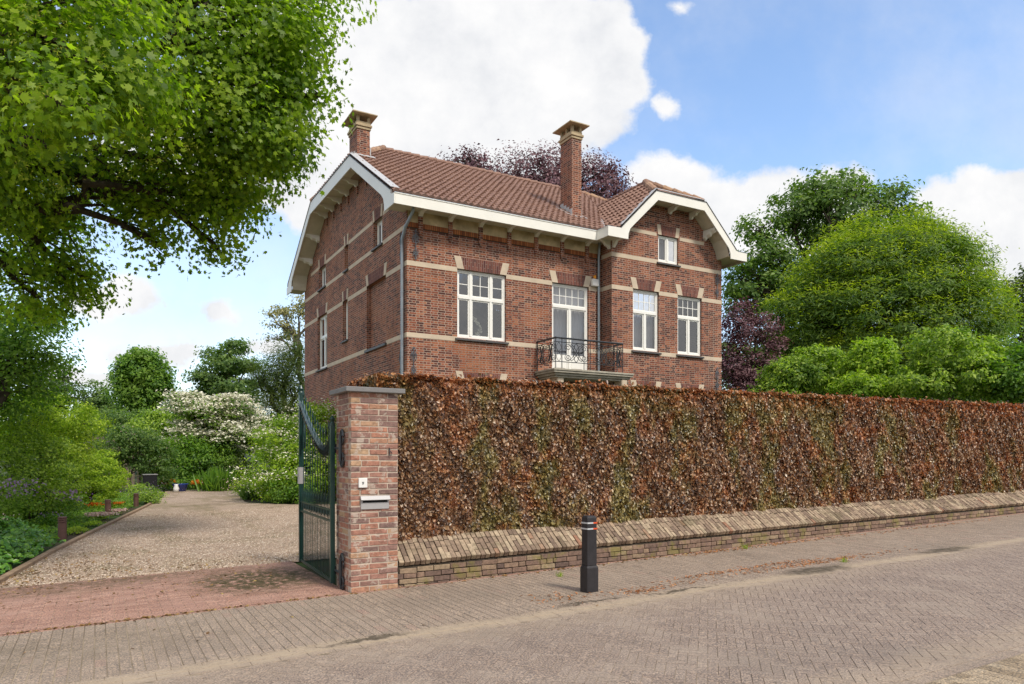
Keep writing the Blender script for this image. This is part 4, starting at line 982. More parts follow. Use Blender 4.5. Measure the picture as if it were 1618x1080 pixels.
# ------------------------------------------------------------------ low wall with sloping brick coping
def brickset(name, bricks, m, parent, bevel=.004, jit=.003):
    """bricks: (centre, half sizes, axes 3x3) -> one mesh of loose bricks with softened edges"""
    sg = np.array([(-1, -1, -1), (1, -1, -1), (1, 1, -1), (-1, 1, -1), (-1, -1, 1), (1, -1, 1), (1, 1, 1), (-1, 1, 1)], float)
    V = []
    for (c, h, ax) in bricks:
        hh = np.array(h)*(1+rng.normal(0, .015, 3)); q = sg*hh+rng.normal(0, jit*.5, (8, 3)); V.append(q@np.array(ax)+np.array(c)+rng.normal(0, jit*.4, 3))
    V = np.array(V); fc = np.array([[0, 3, 2, 1], [4, 5, 6, 7], [0, 1, 5, 4], [1, 2, 6, 5], [2, 3, 7, 6], [3, 0, 4, 7]])
    N = len(V); o = fastmesh(name, V.reshape(-1, 3), (fc[None]+(np.arange(N)*8)[:, None, None]).ravel(), np.full(N*6, 4), m, parent)
    bm = bmesh.new(); bm.from_mesh(o.data); bmesh.ops.bevel(bm, geom=bm.edges[:], offset=bevel, segments=1, affect='EDGES', profile=.5); bm.to_mesh(o.data); bm.free(); return o
I3 = np.eye(3)
wroot = empty('garden_wall', (2.97, 7.79, zg(3))); tag(wroot, 'low brick wall with sloping coping under the copper hedge', 'wall')
WL = (2.97, 7.79, zg(3)); WX1 = 30
def lip(x): return .236+(x-3.205)*.0178       # underside of the coping, rising along the street
br = []
rows = 5
for k in range(rows):
    x = 2.98-(.11 if k % 2 else 0)
    while x < WX1:
        l = .212 if k % 2 == 0 else random.choice((.10, .10, .16, .212)); zz = lip(x)-.034-k*.0635
        if zz+.03 > zg(x)-.03: br.append(((x+l/2-WL[0], 7.835-WL[1], zz-WL[2]), (l/2-.004, .05, .0275), I3))
        x += l
brickset('plinth', br, M['plinth_brick'], wroot)
b = B()
for x in np.arange(2.97, WX1, 1.0): b.hexa([(x-WL[0], .012, zg(x)-.2-WL[2]), (x+1-WL[0], .012, zg(x)-.2-WL[2]), (x+1-WL[0], .3, zg(x)-.2-WL[2]), (x-WL[0], .3, zg(x)-.2-WL[2])], [(x-WL[0], .012, lip(x)+.01-WL[2]), (x+1-WL[0], .012, lip(x+1)+.01-WL[2]), (x+1-WL[0], .3, lip(x+1)+.05-WL[2]), (x-WL[0], .3, lip(x)+.05-WL[2])])
b.out('mortar_core', M['darkmortar'], wroot)
br = []; an = R(33); yv_ = np.array([0, math.cos(an), math.sin(an)]); zv_ = np.array([0, -math.sin(an), math.cos(an)])
x = 3.0; i = 0
while x < WX1:
    ax = np.array([[1, 0, 0], yv_, zv_]); z0 = lip(x); skew = random.gauss(0, .012)
    ax = np.array([[1, skew, .0178], yv_+np.array([.05, 0, 0]), zv_])
    s0 = 0
    seg = [.215, .12, .1] if i % 2 == 0 else [.105, .215, .12]
    for l in seg:
        c = np.array([x, 7.765, z0+.045])+yv_*(s0+l/2); c[0] += .05*(s0+l/2)
        br.append((tuple(c-np.array(WL)), (.0285, l/2-.004, .031), ax)); s0 += l
    x += .0655; i += 1
brickset('coping', br, M['coping_brick'], wroot, .004, .004)
b = B()
for x in np.arange(2.97, WX1, 1.0):
    q = [(x-WL[0], .015, lip(x)+.018-WL[2]), (x+1-WL[0], .015, lip(x+1)+.018-WL[2])]; e = yv_*.42
    b.hexa([q[0], q[1], tuple(np.array(q[1])+e), tuple(np.array(q[0])+e)], [(q[0][0], q[0][1]-.01, q[0][2]+.056), (q[1][0], q[1][1]-.01, q[1][2]+.056), tuple(np.array(q[1])+e+[0, -.01, .056]), tuple(np.array(q[0])+e+[0, -.01, .056])])
b.out('coping_mortar', M['darkmortar'], wroot)

# ------------------------------------------------------------------ brick gate pillar
PX0, PX1, PY0, PY1, PT = 2.40, 2.955, 7.76, 8.32, 2.22
pl = empty('gate_pillar', (PX0, PY0, 0)); tag(pl, 'square red brick gate pillar with grey cap between gate and hedge', 'pillar')
br = []; ch = .0635; k = 0; z = 0.0
while z < PT-.03:
    for (fx, fy_, L_, axis) in ((0, 0, PX1-PX0, 'x'), (0, PY1-PY0, PX1-PX0, 'x'), (0, 0, PY1-PY0, 'y'), (PX1-PX0, 0, PY1-PY0, 'y')):
        pat = [.212, .212, .127] if (k % 2 == 0) == (axis == 'x') else [.108, .212, .23]
        if random.random() < .2: pat = pat[::-1]
        s0 = 0; tot = sum(pat); pat = [q*L_/tot for q in pat]
        for qi, l in enumerate(pat):
            if axis == 'y' and qi in (0, len(pat)-1) and (k % 2): pass
            h = (l/2-.0055, .045, .0265)
            if axis == 'x':
                c = (s0+l/2, .045 if fy_ == 0 else fy_-.045, z+ch/2); 
                br.append((c, h, I3))
            else:
                lo = max(s0, .0915); hi = min(s0+l, L_-.0915)
                if hi-lo > .02:
                    c = (.045 if fx == 0 else fx-.045, (lo+hi)/2, z+ch/2); br.append((c, (.045, (hi-lo)/2-.004, .0265), I3))
            s0 += l
    z += ch; k += 1
brickset('brickwork', br, M['pillar_brick'], pl, .0045, .004)
B().box((.006, .006, -.1), (PX1-PX0-.006, PY1-PY0-.006, PT)).out('mortar_core', M['mortar'], pl)
B().box((-.065, -.055, PT), (PX1-PX0+.065, PY1-PY0+.06, PT+.055)).out('cap', M['capslab'], pl, bevel=.006)
ms__ = empty('letter_slot', (2.515, 7.76, .92)); tag(ms__, 'steel letter slot with flap set into the gate pillar', 'letterbox')
B().box((0, -.012, 0), (.325, .02, .105)).out('plate', M['steel'], ms__, bevel=.003)
B().box((.02, -.016, .075), (.305, -.011, .098)).out('slot', M['blackslot'], ms__)
b = B(); b.hexa([(-.008, -.045, .104), (.333, -.045, .104), (.333, .01, .104), (-.008, .01, .104)], [(-.008, -.018, .150), (.333, -.018, .150), (.333, .01, .150), (-.008, .01, .150)]); b.out('flap', M['steel'], ms__, bevel=.003)
bl = empty('intercom_panel', (2.487, 7.76, 1.162)); tag(bl, 'small white intercom panel above the letter slot on the pillar', 'intercom')
B().box((0, -.022, 0), (.098, .01, .107)).out('casing', M['whiteplastic'], bl, bevel=.004)
b = B(); b.box((.042, -.0245, .034), (.050, -.0215, .062)); b.box((.036, -.0245, .058), (.060, -.0215, .064)); b.box((.050, -.0245, .045), (.058, -.0215, .05)); b.out('mark', M['blackslot'], bl)
hk = B(); hk.tube([(2.845, 7.765, 1.60), (2.845, 7.742, 1.60), (2.845, 7.740, 1.525), (2.862, 7.735, 1.52), (2.866, 7.735, 1.555), (2.850, 7.735, 1.56)], .0065, 6)
tag(hk.out('pillar_hook', M['iron']), 'small black iron hook near the right edge of the pillar', 'hook')

# ------------------------------------------------------------------ gate, opened inwards
gt = empty('garden_gate', (2.335, 8.22, 0)); tag(gt, 'dark green iron gate leaf with spiked bars and leaf garland standing open', 'gate')
gdir = Vector((.11, 2.0, 0)).normalized(); GL = 2.0; gn = Vector((gdir.y, -gdir.x, 0))
def gpnt(s, z, n=0): return tuple(gdir*s+gn*n+Vector((0, 0, z)))
def gbox(b, s0, s1, z0, z1, t_=.012):
    lo = [gpnt(s0, z0, -t_), gpnt(s1, z0, -t_), gpnt(s1, z0, t_), gpnt(s0, z0, t_)]; b.hexa(lo, [tuple(Vector(q)+Vector((0, 0, z1-z0))) for q in lo])
b = B(); gbox(b, 0, .06, .05, 1.86, .025); b.lathe((*gpnt(.03, 1.86)[:2], 1.86), [(.032, 0), (.032, .03), (.02, .05), (.034, .08), (.01, .12)], 10); b.out('hinge_stile', M['greeniron'], gt)
b = B(); gbox(b, GL-.06, GL, .05, 2.37, .025); b.lathe((*gpnt(GL-.03, 2.37)[:2], 2.37), [(.036, 0), (.036, .03), (.024, .05), (.036, .085), (.012, .13)], 10); b.out('end_stile', M['greeniron'], gt)
b = B(); gbox(b, .06, GL-.06, .055, .085); gbox(b, .06, GL-.06, .745, .77); gbox(b, .06, GL-.06, .875, .895)
def zc(s):                                    # height of the swooping top
    return 1.60+.66*max(0, (s-.42)/(GL-.48))**1.45+.22*max(0, (.42-s)/.42)**1.6
b.out('rail', M['greeniron'], gt)
b = B(); nb = 11
for i in range(1, nb+1):
    s = .06+(GL-.12)*i/(nb+1); b.tube([gpnt(s, .08), gpnt(s, zc(s)+.16)], .0058, 5); b.tube([gpnt(s, zc(s)+.15), gpnt(s, zc(s)+.19), gpnt(s, zc(s)+.27)], [.008, .015, .002], 5)
b.out('bars', M['greeniron'], gt)
b = B()
for i in range(nb+1):
    s = .06+(GL-.12)*(i+.5)/(nb+1); b.tube([gpnt(s, .08), gpnt(s, .76)], .0045, 5)
    b.tube([gpnt(s, .77), gpnt(s, .88), gpnt(s, 1.0), gpnt(s, 1.08)], [.0045, .0045, .011, .002], 5)
    for k in (-1, 1): b.tube([gpnt(s+k*.045, .88), gpnt(s+k*.03, .84), gpnt(s, .79)], .007, 5)
b.out('lower_bars', M['greeniron'], gt)
b = B(); b.tube([gpnt(s, zc(s)) for s in np.linspace(.06, GL-.06, 30)], .012, 6); b.tube([gpnt(s, zc(s)-.085+.085*abs(s/GL-.3)) for s in np.linspace(.06, GL-.06, 30)], .009, 6); b.out('curved_rail', M['greeniron'], gt)
b = B()
for i, s in enumerate(np.linspace(.12, GL-.10, 26)):
    z = zc(s); sl = (zc(s+.01)-zc(s-.01))/.02; d = Vector((gdir.x, gdir.y, sl)).normalized()
    for k in (-1, 1):
        c = Vector(gpnt(s, z-.03))+gn*.018*k; up = Vector((0, 0, 1)); a = (d*.06+up*.075); w_ = (gn*.4+d*.4).normalized()*.022
        b.poly([c-a*.2, c+a*.4+w_, c+a, c+a*.4-w_]); a2 = (d*.06-up*.075); b.poly([c-a2*.2, c+a2*.4+w_, c+a2, c+a2*.4-w_])
m2 = plain('garland_iron', (.10, .135, .14), .28, .2, 9, .7, .0008); b.out('garland', m2, gt)
b = B(); c0 = Vector(gpnt(GL-.10, 1.95, -.03))
b.tube([gpnt(GL-.06+.05*math.sin(t_), 1.86+.23*math.cos(t_), .035) for t_ in np.linspace(0, 2*math.pi, 20)], .016, 6); b.tube([gpnt(GL-.17+.045*math.sin(t_), 1.80+.13*math.cos(t_), .02) for t_ in np.linspace(0, 2*math.pi, 20)], .012, 6); b.out('oval_ornament', M['greeniron'], gt)
b = B(); gbox(b, GL-.065, GL-.002, 1.13, 1.36, .04); b.tube([gpnt(GL-.03, 1.25, -.07), gpnt(GL-.03, 1.25, .07), gpnt(GL-.15, 1.25, .075)], .009, 6); b.tube([gpnt(GL-.03, 1.25, -.07), gpnt(GL-.15, 1.25, -.075)], .009, 6); b.out('lock', M['steel'], gt)
def hinge(z, s):
    b = B(); b.tube([(.025, .03, z), (.025, -.20, z)], .014, 6); b.tube([(.03, -.20, z-.15*s), (.03, -.20, z+.15*s)], .020, 8); b.tube([(.02, .03, z-.05), (.02, .03, z+.05)], .03, 8)
    for k in (-1, 1):
        for q in (-1, 1): b.tube([(.045, -.20+q*.085*math.sin(t_)*(1-t_/7), z+k*(.05+.08*(1-math.cos(t_)))) for t_ in np.linspace(0, 4.6, 12)], .012, 5)
    b.out('hinge', M['iron'], gt)
hinge(1.60, 1); hinge(.20, .9)

# ------------------------------------------------------------------ bollard
bo = empty('bollard', (4.50, 6.25, zg(4.5))); tag(bo, 'black square street bollard with grey and red reflector bands near the road edge', 'bollard'); bo.rotation_euler = (0, 0, R(1))
H_ = .825
b = B(); q = .012; w0, d0 = .150, .130
b.hexa([(0, 0, -.05), (w0, 0, -.05), (w0, d0, -.05), (0, d0, -.05)], [(0, 0, .27), (w0, 0, .27), (w0, d0, .27), (0, d0, .27)])
b.hexa([(0, 0, .27), (w0, 0, .27), (w0, d0, .27), (0, d0, .27)], [(q, q, .295), (w0-q, q, .295), (w0-q, d0-q, .295), (q, d0-q, .295)])
b.hexa([(q, q, .295), (w0-q, q, .295), (w0-q, d0-q, .295), (q, d0-q, .295)], [(q, q, H_-.025), (w0-q, q, H_-.025), (w0-q, d0-q, H_-.025), (q, d0-q, H_-.025)])
b.hexa([(q, q, H_-.025), (w0-q, q, H_-.025), (w0-q, d0-q, H_-.025), (q, d0-q, H_-.025)], [(q+.012, q+.012, H_), (w0-q-.012, q+.012, H_), (w0-q-.012, d0-q-.012, H_), (q+.012, d0-q-.012, H_)])
b.out('post', M['bollard'], bo, bevel=.004)
for z in (.742, .680):
    b = B(); b.box((q-.003, q-.003, z), (q+.075, q+.0, z+.016)); b.box((q-.003, q-.003, z), (q, d0-q+.003, z+.016)); b.box((q, d0-q, z), (w0-q, d0-q+.003, z+.016)); b.out('grey_reflector', M['reflgrey'], bo)
    b = B(); b.box((q+.0755, q-.003, z), (w0-q+.003, q+.0, z+.016)); b.box((w0-q, q, z), (w0-q+.003, d0-q, z+.016)); b.out('red_reflector', M['reflred'], bo)

# ------------------------------------------------------------------ copper beech hedge
hd = empty('copper_hedge', (2.97, 8.1, 0)); tag(hd, 'long clipped copper beech hedge with rusty brown leaves along the street', 'hedge')
HX0, HX1, HY0, HY1 = 2.86, 27.0, 8.12, 9.3
def htop(x): return 2.47+(x-3)*.0113
def bump(x, z):
    return .022*np.sin(x*2.3+np.sin(z*2.1)*1.3)+.014*np.sin(z*5.1+x*1.7)+.012*np.sin(x*6.7+z*3.3)+.012*np.sin(x*17+z*11)
NF = 330000
u_ = rng.random(NF); x = HX0+(HX1-HX0)*u_**1.35; zt_ = 2.47+(x-3)*.0113; zb_ = .30+(x-3.2)*.0178
z = zb_+(zt_-zb_)*rng.random(NF)
y = HY0-bump(x, z)+rng.exponential(.045, NF)+(.10*(np.clip(z-zt_+.12, 0, .12)/.12)**2)
y -= .06*np.clip(1-(z-zb_)/.35, 0, 1)
keep = ~((x < 2.985) & (z < 2.34) & (y < 8.37)); P1 = np.stack([x, y, z], 1)[keep]; N1 = np.tile([0, -1, .25], (len(P1), 1))
NT_ = 90000; u_ = rng.random(NT_); x = HX0+(HX1-HX0)*u_**1.35; y = HY0+(HY1-HY0)*rng.random(NT_)**1.3
z = 2.47+(x-3)*.0113-rng.exponential(.035, NT_)+.02*np.sin(x*7+y*5)+np.where(rng.random(NT_) < .03, rng.random(NT_)*.07, 0)
P2 = np.stack([x, y, z], 1); N2 = np.tile([0, -.2, 1.], (NT_, 1))
NE = 9000; z = .3+2.17*rng.random(NE); y = 8.38+(HY1-8.38)*rng.random(NE); P3 = np.stack([HX0+rng.exponential(.04, NE)-.04, y, z], 1); N3 = np.tile([-1, 0, .2], (NE, 1))
NE = 1500; z = 2.33+.14*rng.random(NE); y = HY0+.26*rng.random(NE); P4 = np.stack([2.84+rng.exponential(.03, NE), y, z], 1); N4 = np.tile([-1, -.3, .3], (NE, 1))
P_ = np.concatenate([P1, P2, P3, P4]); N_ = np.concatenate([N1, N2, N3, N4])
al = np.tile([0, -.5, -.55], (len(P_), 1))
sz = np.interp(P_[:, 0], [3, 10, 27], [1.0, 1.05, 1.35])
V0_ = P_-np.array([2.97, 8.1, 0])
leaves('foliage', V0_, .050*sz, N_, L['beech'], hd, 'beech', .62, along=al)
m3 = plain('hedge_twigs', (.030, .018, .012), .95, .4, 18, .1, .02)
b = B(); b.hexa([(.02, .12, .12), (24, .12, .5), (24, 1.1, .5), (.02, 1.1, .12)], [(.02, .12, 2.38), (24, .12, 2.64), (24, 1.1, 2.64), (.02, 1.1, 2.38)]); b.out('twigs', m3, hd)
rngs = rng.random((300, 3))

# ------------------------------------------------------------------ vegetation helpers: blobs given in photo pixels at a forward distance
def BL(u, v, ru, rv, Y, rd=None):
    c = wpt(u, v, Y); a, h = ru*Y/F, rv*Y/F; d = rd if rd else a; return ((c.x, c.y, c.z), (max(a, .1), max(d if abs(d) else a, .1), h))
def ground_base(u, Y): p = gxy(u, Y); return (p[0], p[1], p[2])

# the big maple whose branches hang into the picture from the left
mb = [BL(70, 60, 150, 110, 8.0, 1.3), BL(190, 130, 95, 75, 8.6, 1.2), BL(95, 170, 70, 60, 7.8, .9), BL(30, -40, 220, 90, 8.4, 1.4),
      BL(330, 60, 170, 110, 11.2, 1.7), BL(425, 90, 75, 100, 11.6, 1.4), BL(445, 180, 55, 70, 11.8, 1.2), BL(385, 240, 85, 80, 12.0, 1.4), BL(330, 190, 140, 90, 11.6, 1.6),
      BL(300, 280, 120, 55, 12.4, 1.4), BL(350, 325, 55, 45, 12.2, 1.0), BL(250, 340, 80, 25, 12.6, 1.0), BL(255, 388, 26, 20, 12.6, .4), BL(345, 392, 24, 24, 12.4, .4),
      BL(200, 270, 90, 45, 13.0, 1.3), BL(60, 290, 100, 60, 12.6, 1.5), BL(340, -60, 240, 80, 11.6, 2.0), BL(480, 30, 24, 60, 11.5, .8), BL(505, 150, 24, 12, 11.7, .4), BL(455, 240, 26, 30, 11.9, .6),
      BL(60, 380, 90, 70, 13.4, 1.5), BL(135, 440, 40, 36, 13.6, .8), BL(60, 470, 70, 30, 13.8, 1.2), BL(-60, 200, 130, 160, 10.5, 2.2), BL(-160, 40, 160, 160, 10.0, 2.5)]
mbase = ground_base(-190, 12.0)
maple = tree('maple_tree', (mbase[0], mbase[1], mbase[2]), mb, L['maple'], 'big maple tree hanging its bright green branches into the upper left', 'tree', nclump=1500, per=52, cr=.52, size=.095, shape='star',
             tr=.24, trunk_top=tuple(wpt(-150, 260, 11.5)), flat=.5, shell=.35, droop=.10, jit=.45, twigs=230)
b = B(); off = Vector(mbase)
for pts, r0, r1 in ((((-150, 260, 11.5), (-40, 238, 11.0), (30, 225, 10.6), (100, 210, 10.2), (150, 180, 9.6)), .11, .04), (((-150, 260, 11.5), (0, 160, 9.5), (60, 158, 9.0), (150, 190, 9.0)), .09, .02),
                    (((100, 210, 10.2), (180, 200, 11), (255, 190, 11.8), (275, 225, 12), (290, 245, 12.1)), .07, .03), (((255, 190, 11.8), (330, 185, 12), (420, 200, 12)), .05, .015)):
    b.tube([wpt(*p)-off for p in pts], list(np.linspace(r0, r1, len(pts))), 8, cap=False)
b.out('branch', M['bark'], maple, smooth=True)
N = 2600; cc = np.array([c for c, r in mb[:3]*3+mb[4:6]]); k = rng.integers(0, len(cc), 130); c0 = cc[k]+norm(rng.normal(0, 1, (130, 3)))*np.array([1.1, 1.1, .8])
pp = (c0[:, None]+rng.normal(0, .05, (130, 20, 3))).reshape(-1, 3)
leaves('blossom', pp-np.array(mbase), .035, rng.normal(0, 1, (N, 3)), leaf_mat('blossom', [(0, (.22, .26, .03)), (1, (.42, .42, .06))]), maple, 'long')

# left middle distance
tree('lime_tree', ground_base(-40, 16), [BL(20, 520, 60, 40, 16, 1.3), BL(30, 570, 65, 45, 16.3, 1.4), BL(70, 500, 28, 30, 16, .7), BL(-60, 540, 90, 90, 16.5, 1.8), BL(15, 620, 75, 40, 16.6, 1.4), BL(75, 560, 25, 22, 16, .6)],
     L['mid'], 'feathery green tree low at the left edge under the maple', nclump=300, per=60, cr=.55, size=.085, tr=.14, droop=.05, twigs=70)
tree('acer_tree', ground_base(70, 21), [BL(60, 610, 35, 30, 21, 1.0), BL(95, 630, 28, 28, 21.5, .8), BL(40, 650, 45, 25, 21.2, 1.0), BL(100, 590, 12, 14, 21.3, .4)],
     L['dark'], 'small dark leaved tree behind the yellow green shrubs at the left', nclump=130, per=60, cr=.45, size=.085, tr=.07)
tree('round_tree', ground_base(225, 50), [BL(225, 590, 38, 38, 50), BL(222, 620, 44, 40, 50.5), BL(205, 600, 26, 30, 50), BL(246, 612, 24, 30, 50), BL(222, 568, 24, 20, 50)],
     L['mid'], 'dense round topped tree at the end of the garden', nclump=330, per=60, cr=.7, size=.22, tr=.2, flat=.6)
tree('young_tree', ground_base(155, 56), [BL(152, 630, 22, 28, 56), BL(165, 650, 28, 22, 56.5), BL(136, 645, 14, 20, 56)], L['cool'], 'light green small tree left of the dense round tree', nclump=120, per=60, cr=.6, size=.2, tr=.14)
tree('pagoda_tree', ground_base(358, 56), [BL(365, 548, 22, 14, 56), BL(340, 562, 22, 12, 56.5), BL(360, 575, 38, 14, 56), BL(392, 574, 18, 10, 56), BL(330, 595, 30, 14, 56), BL(365, 608, 46, 18, 56), BL(340, 630, 38, 24, 56.5), BL(375, 635, 34, 22, 56)],
     L['cool'], 'layered blue green tree right of the round one', nclump=230, per=60, cr=.8, size=.24, tr=.2, flat=.4, bark='palebark')
tree('yew_tree', ground_base(445, 44), [BL(450, 585, 34, 42, 44), BL(425, 610, 32, 42, 44.5), BL(470, 620, 34, 60, 44), BL(440, 650, 48, 40, 44), BL(466, 560, 18, 22, 44), BL(408, 600, 16, 20, 44.3)],
     L['dark'], 'dark green yew tree beside the villa corner', nclump=360, per=70, cr=.6, size=.16, shape='long', tr=.3, flat=1.1)
tree('locust_tree', ground_base(486, 50), [BL(450, 490, 28, 14, 50, 1), BL(478, 480, 24, 14, 50, 1), BL(440, 512, 24, 10, 50, 1), BL(462, 525, 26, 12, 50.5, 1), BL(432, 535, 14, 8, 50, .6), BL(500, 500, 30, 24, 50, 1.5), BL(425, 498, 10, 8, 50, .5)],
     L['grey'], 'airy pale tree with bare curved limbs left of the villa', nclump=85, per=34, cr=.7, size=.17, tr=.2, bark='palebark', shell=.2, flat=.35, twigs=50)
# white flowering dogwoods at the end of the drive
def flowers(shape, n, sz, mname, frac):
    def f(root, P_, N_, CC):
        k = rng.permutation(len(CC))[:max(1, int(len(CC)*frac))]; pts = (CC[k][:, None]+rng.normal(0, 1, (len(k), n, 3))*np.array([.34, .34, .07])+np.array([0, 0, .14])).reshape(-1, 3)
        leaves('blossom', pts, sz, np.tile([0, -.2, 1.], (len(pts), 1)), L[mname], root, shape, .35)
    return f
tree('dogwood_tree', ground_base(320, 36), [BL(300, 645, 34, 18, 36, 1.4), BL(340, 655, 44, 22, 36, 1.4), BL(370, 640, 26, 14, 36.3, 1), BL(320, 690, 50, 24, 36.5, 1.5), BL(360, 690, 34, 24, 36, 1.2), BL(295, 625, 20, 8, 36, .7)],
     L['mid'], 'white flowering dogwood with tiers of blossom at the end of the drive', nclump=200, per=44, cr=.55, size=.13, tr=.12, flat=.35, extra=flowers('beech', 60, .14, 'white', .95))
tree('dogwood_tree', ground_base(385, 38), [BL(385, 660, 26, 14, 38, 1.2), BL(392, 690, 26, 16, 38, 1.2), BL(370, 712, 26, 12, 38, 1)],
     L['mid'], 'smaller white dogwood right of the tiered one', nclump=80, per=44, cr=.55, size=.13, tr=.1, flat=.35, extra=flowers('beech', 60, .14, 'white', .9))
# shrubs behind and beside the drive
def shrub(name, label, blobs, leaf, Y, nclump, per=50, cr=.35, size=.1, shape='oval', flat=.6, extra=None, u=None, tr=.05, droop=0, twigs=30, group=None):
    u = u if u is not None else np.mean([0]); return tree(name, ground_base(u, Y), blobs, L[leaf], label, 'shrub', nclump, per, cr, size, shape, tr, None, 'bark', flat, .7, droop, .55, group, twigs, 'foliage', extra)
shrub('large_shrub', 'large bright shrub with creamy flowers right of the drive behind the gate', [BL(455, 700, 50, 40, 24, 1.3), BL(505, 680, 42, 40, 24.5, 1.2), BL(430, 745, 42, 34, 23.5, 1.1), BL(480, 750, 56, 36, 23.5, 1.2), BL(515, 730, 40, 60, 24, 1.2), BL(440, 780, 30, 14, 23.2, .6), BL(500, 650, 24, 16, 24.5, .6)],
      'bright', 24, 520, 60, .34, .085, u=470, extra=flowers('beech', 34, .07, 'white', .30), twigs=80)
shrub('low_shrub', 'low shrub with a bare reddish centre at the foot of the large bright shrub', [BL(455, 775, 28, 22, 22.6, .5), BL(480, 780, 24, 16, 22.4, .4)], 'mid', 22.5, 60, 46, .25, .07, u=466)
shrub('azalea', 'yellow and orange flecked azalea at the corner of the drive', [BL(388, 762, 16, 12, 27, .4), BL(380, 772, 12, 8, 27, .3)], 'lime', 27, 26, 40, .25, .06, u=386, extra=flowers('beech', 10, .05, 'pinkflower', .5))
shrub('laurel_bush', 'dark green bush behind the blue flower pot', [BL(290, 720, 44, 34, 34.5, 1.2), BL(330, 735, 40, 34, 35, 1.2), BL(275, 748, 32, 24, 34, .8), BL(320, 762, 34, 10, 34, .6)], 'mid', 34.5, 230, 50, .42, .12, u=300)
shrub('laurel_bush', 'dark green bush in front of the small greenhouse', [BL(360, 748, 34, 24, 35, .9), BL(350, 715, 30, 24, 36, 1), BL(345, 765, 28, 9, 33.8, .5)], 'dark', 35, 130, 50, .4, .12, u=352)
shrub('hazel_bush', 'broad green bush left of the dogwoods', [BL(250, 672, 38, 22, 40, 1.5), BL(275, 660, 26, 18, 40, 1.2), BL(230, 690, 34, 22, 39, 1.2)], 'light', 40, 150, 50, .5, .15, u=252)
shrub('viburnum_bush', 'rounded green bush below the dense round tree', [BL(180, 668, 40, 20, 42, 1.5), BL(215, 665, 34, 18, 42, 1.2), BL(150, 685, 28, 16, 41, 1)], 'cool', 42, 130, 50, .5, .15, u=185)
shrub('climbing_rose', 'leafy climbing rose covering the garden pergola', [BL(185, 700, 38, 26, 31, 1.0), BL(225, 712, 38, 30, 31.5, 1.0), BL(170, 735, 22, 26, 31, .6), BL(250, 735, 24, 34, 31.5, .7), BL(210, 690, 40, 12, 31, .8)], 'cool', 31, 260, 50, .36, .10, u=205, extra=flowers('beech', 3, .06, 'pinkflower', .3))
shrub('yellow_shrub', 'tall yellow green shrub at the left behind the flower bed', [BL(30, 668, 60, 34, 18.5, 1.2), BL(90, 650, 48, 34, 19, 1.1), BL(130, 670, 32, 26, 19.5, .8), BL(60, 640, 30, 22, 19, .8), BL(20, 700, 50, 34, 18, 1.0), BL(110, 700, 40, 30, 19.5, .9)], 'lime', 18.8, 330, 60, .30, .06, u=60, flat=.4, twigs=90)
shrub('dark_shrub', 'mid green shrub with grey stems under the yellow green shrub', [BL(40, 715, 55, 34, 17.6, .8), BL(90, 725, 34, 30, 18, .8), BL(10, 740, 40, 30, 17, .7), BL(60, 765, 60, 30, 17.2, .7), BL(20, 790, 50, 26, 16.6, .6), BL(90, 785, 30, 22, 17.4, .5)], 'light', 17.6, 210, 50, .28, .065, u=45, twigs=60)
shrub('acer_bush', 'spreading bright green acer bush beside the second garden lamp', [BL(130, 735, 42, 24, 21.5, .9), BL(160, 750, 38, 26, 21.8, .9), BL(112, 762, 34, 18, 21, .6), BL(178, 768, 22, 18, 22.5, .5), BL(155, 722, 30, 14, 22, .6), BL(150, 778, 40, 14, 21.6, .5), BL(95, 745, 34, 22, 21, .7)], 'lime', 21.6, 360, 60, .24, .055, u=145, flat=.35, droop=.1)
shrub('silver_shrub', 'grey green lavender mound beside the third garden lamp', [BL(225, 778, 20, 14, 24, .5), BL(240, 786, 14, 9, 23.6, .4)], 'light', 24, 60, 46, .2, .055, u=230, extra=flowers('long', 8, .05, 'purpleflower', .5))
# perennials in the left bed
def clump(name, label, u, v, w_, h, n_, leaf, size, shape='blade', fl=None, nf=60, fs=.04, group=None):
    p = gp(u, v); r = empty(name, p); tag(r, label, 'plant', group)
    q = rng.normal(0, w_*.4, (n_, 3)); 
    if shape == 'blade':
        q[:, 2] = 0; leaves('leaves', q, h, rng.normal(0, 1, (n_, 3))*[1, 1, .15], L[leaf], r, 'blade', .2, along=np.tile([0, 0, 1.3], (n_, 1))+norm(q+1e-6)*.35)
    else:
        q[:, 2] = h*rng.random(n_)**.6*(1-.5*(np.hypot(q[:, 0], q[:, 1])/w_)**2).clip(.15, 1)
        leaves('leaves', q, size, np.tile([0, -.2, 1.], (n_, 1)), L[leaf], r, shape, .5)
    if fl:
        q = rng.normal(0, w_*.38, (nf, 3)); q[:, 2] = h*rng.uniform(.75, 1.12, nf); leaves('flowers', q, fs, rng.normal(0, 1, (nf, 3)), L[fl], r, 'beech')
    return r
clump('iris_clump', 'blue green iris leaves near the first garden lamp', 62, 822, .42, .62, 260, 'cool', .1, fl='purpleflower', nf=14, fs=.07)
clump('iris_clump', 'iris leaves at the left edge of the bed', 22, 826, .40, .55, 220, 'mid', .1, fl='purpleflower', nf=10, fs=.06)
clump('catmint', 'grey green catmint with lilac flowers behind the first garden lamp', 112, 812, .38, .42, 900, 'cool', .05, 'long', 'purpleflower', 170, .045)
clump('catmint', 'green mound with few lilac flowers left of the first garden lamp', 78, 832, .34, .30, 800, 'mid', .05, 'oval', 'purpleflower', 50, .03)
clump('columbine', 'tall pink purple columbine at the far left', 22, 838, .6, 1.0, 700, 'mid', .07, 'oval', 'purpleflower', 110, .06)
clump('columbine', 'lilac columbine in front of the acer bush', 108, 826, .5, .7, 620, 'mid', .06, 'oval', 'purpleflower', 60, .06)
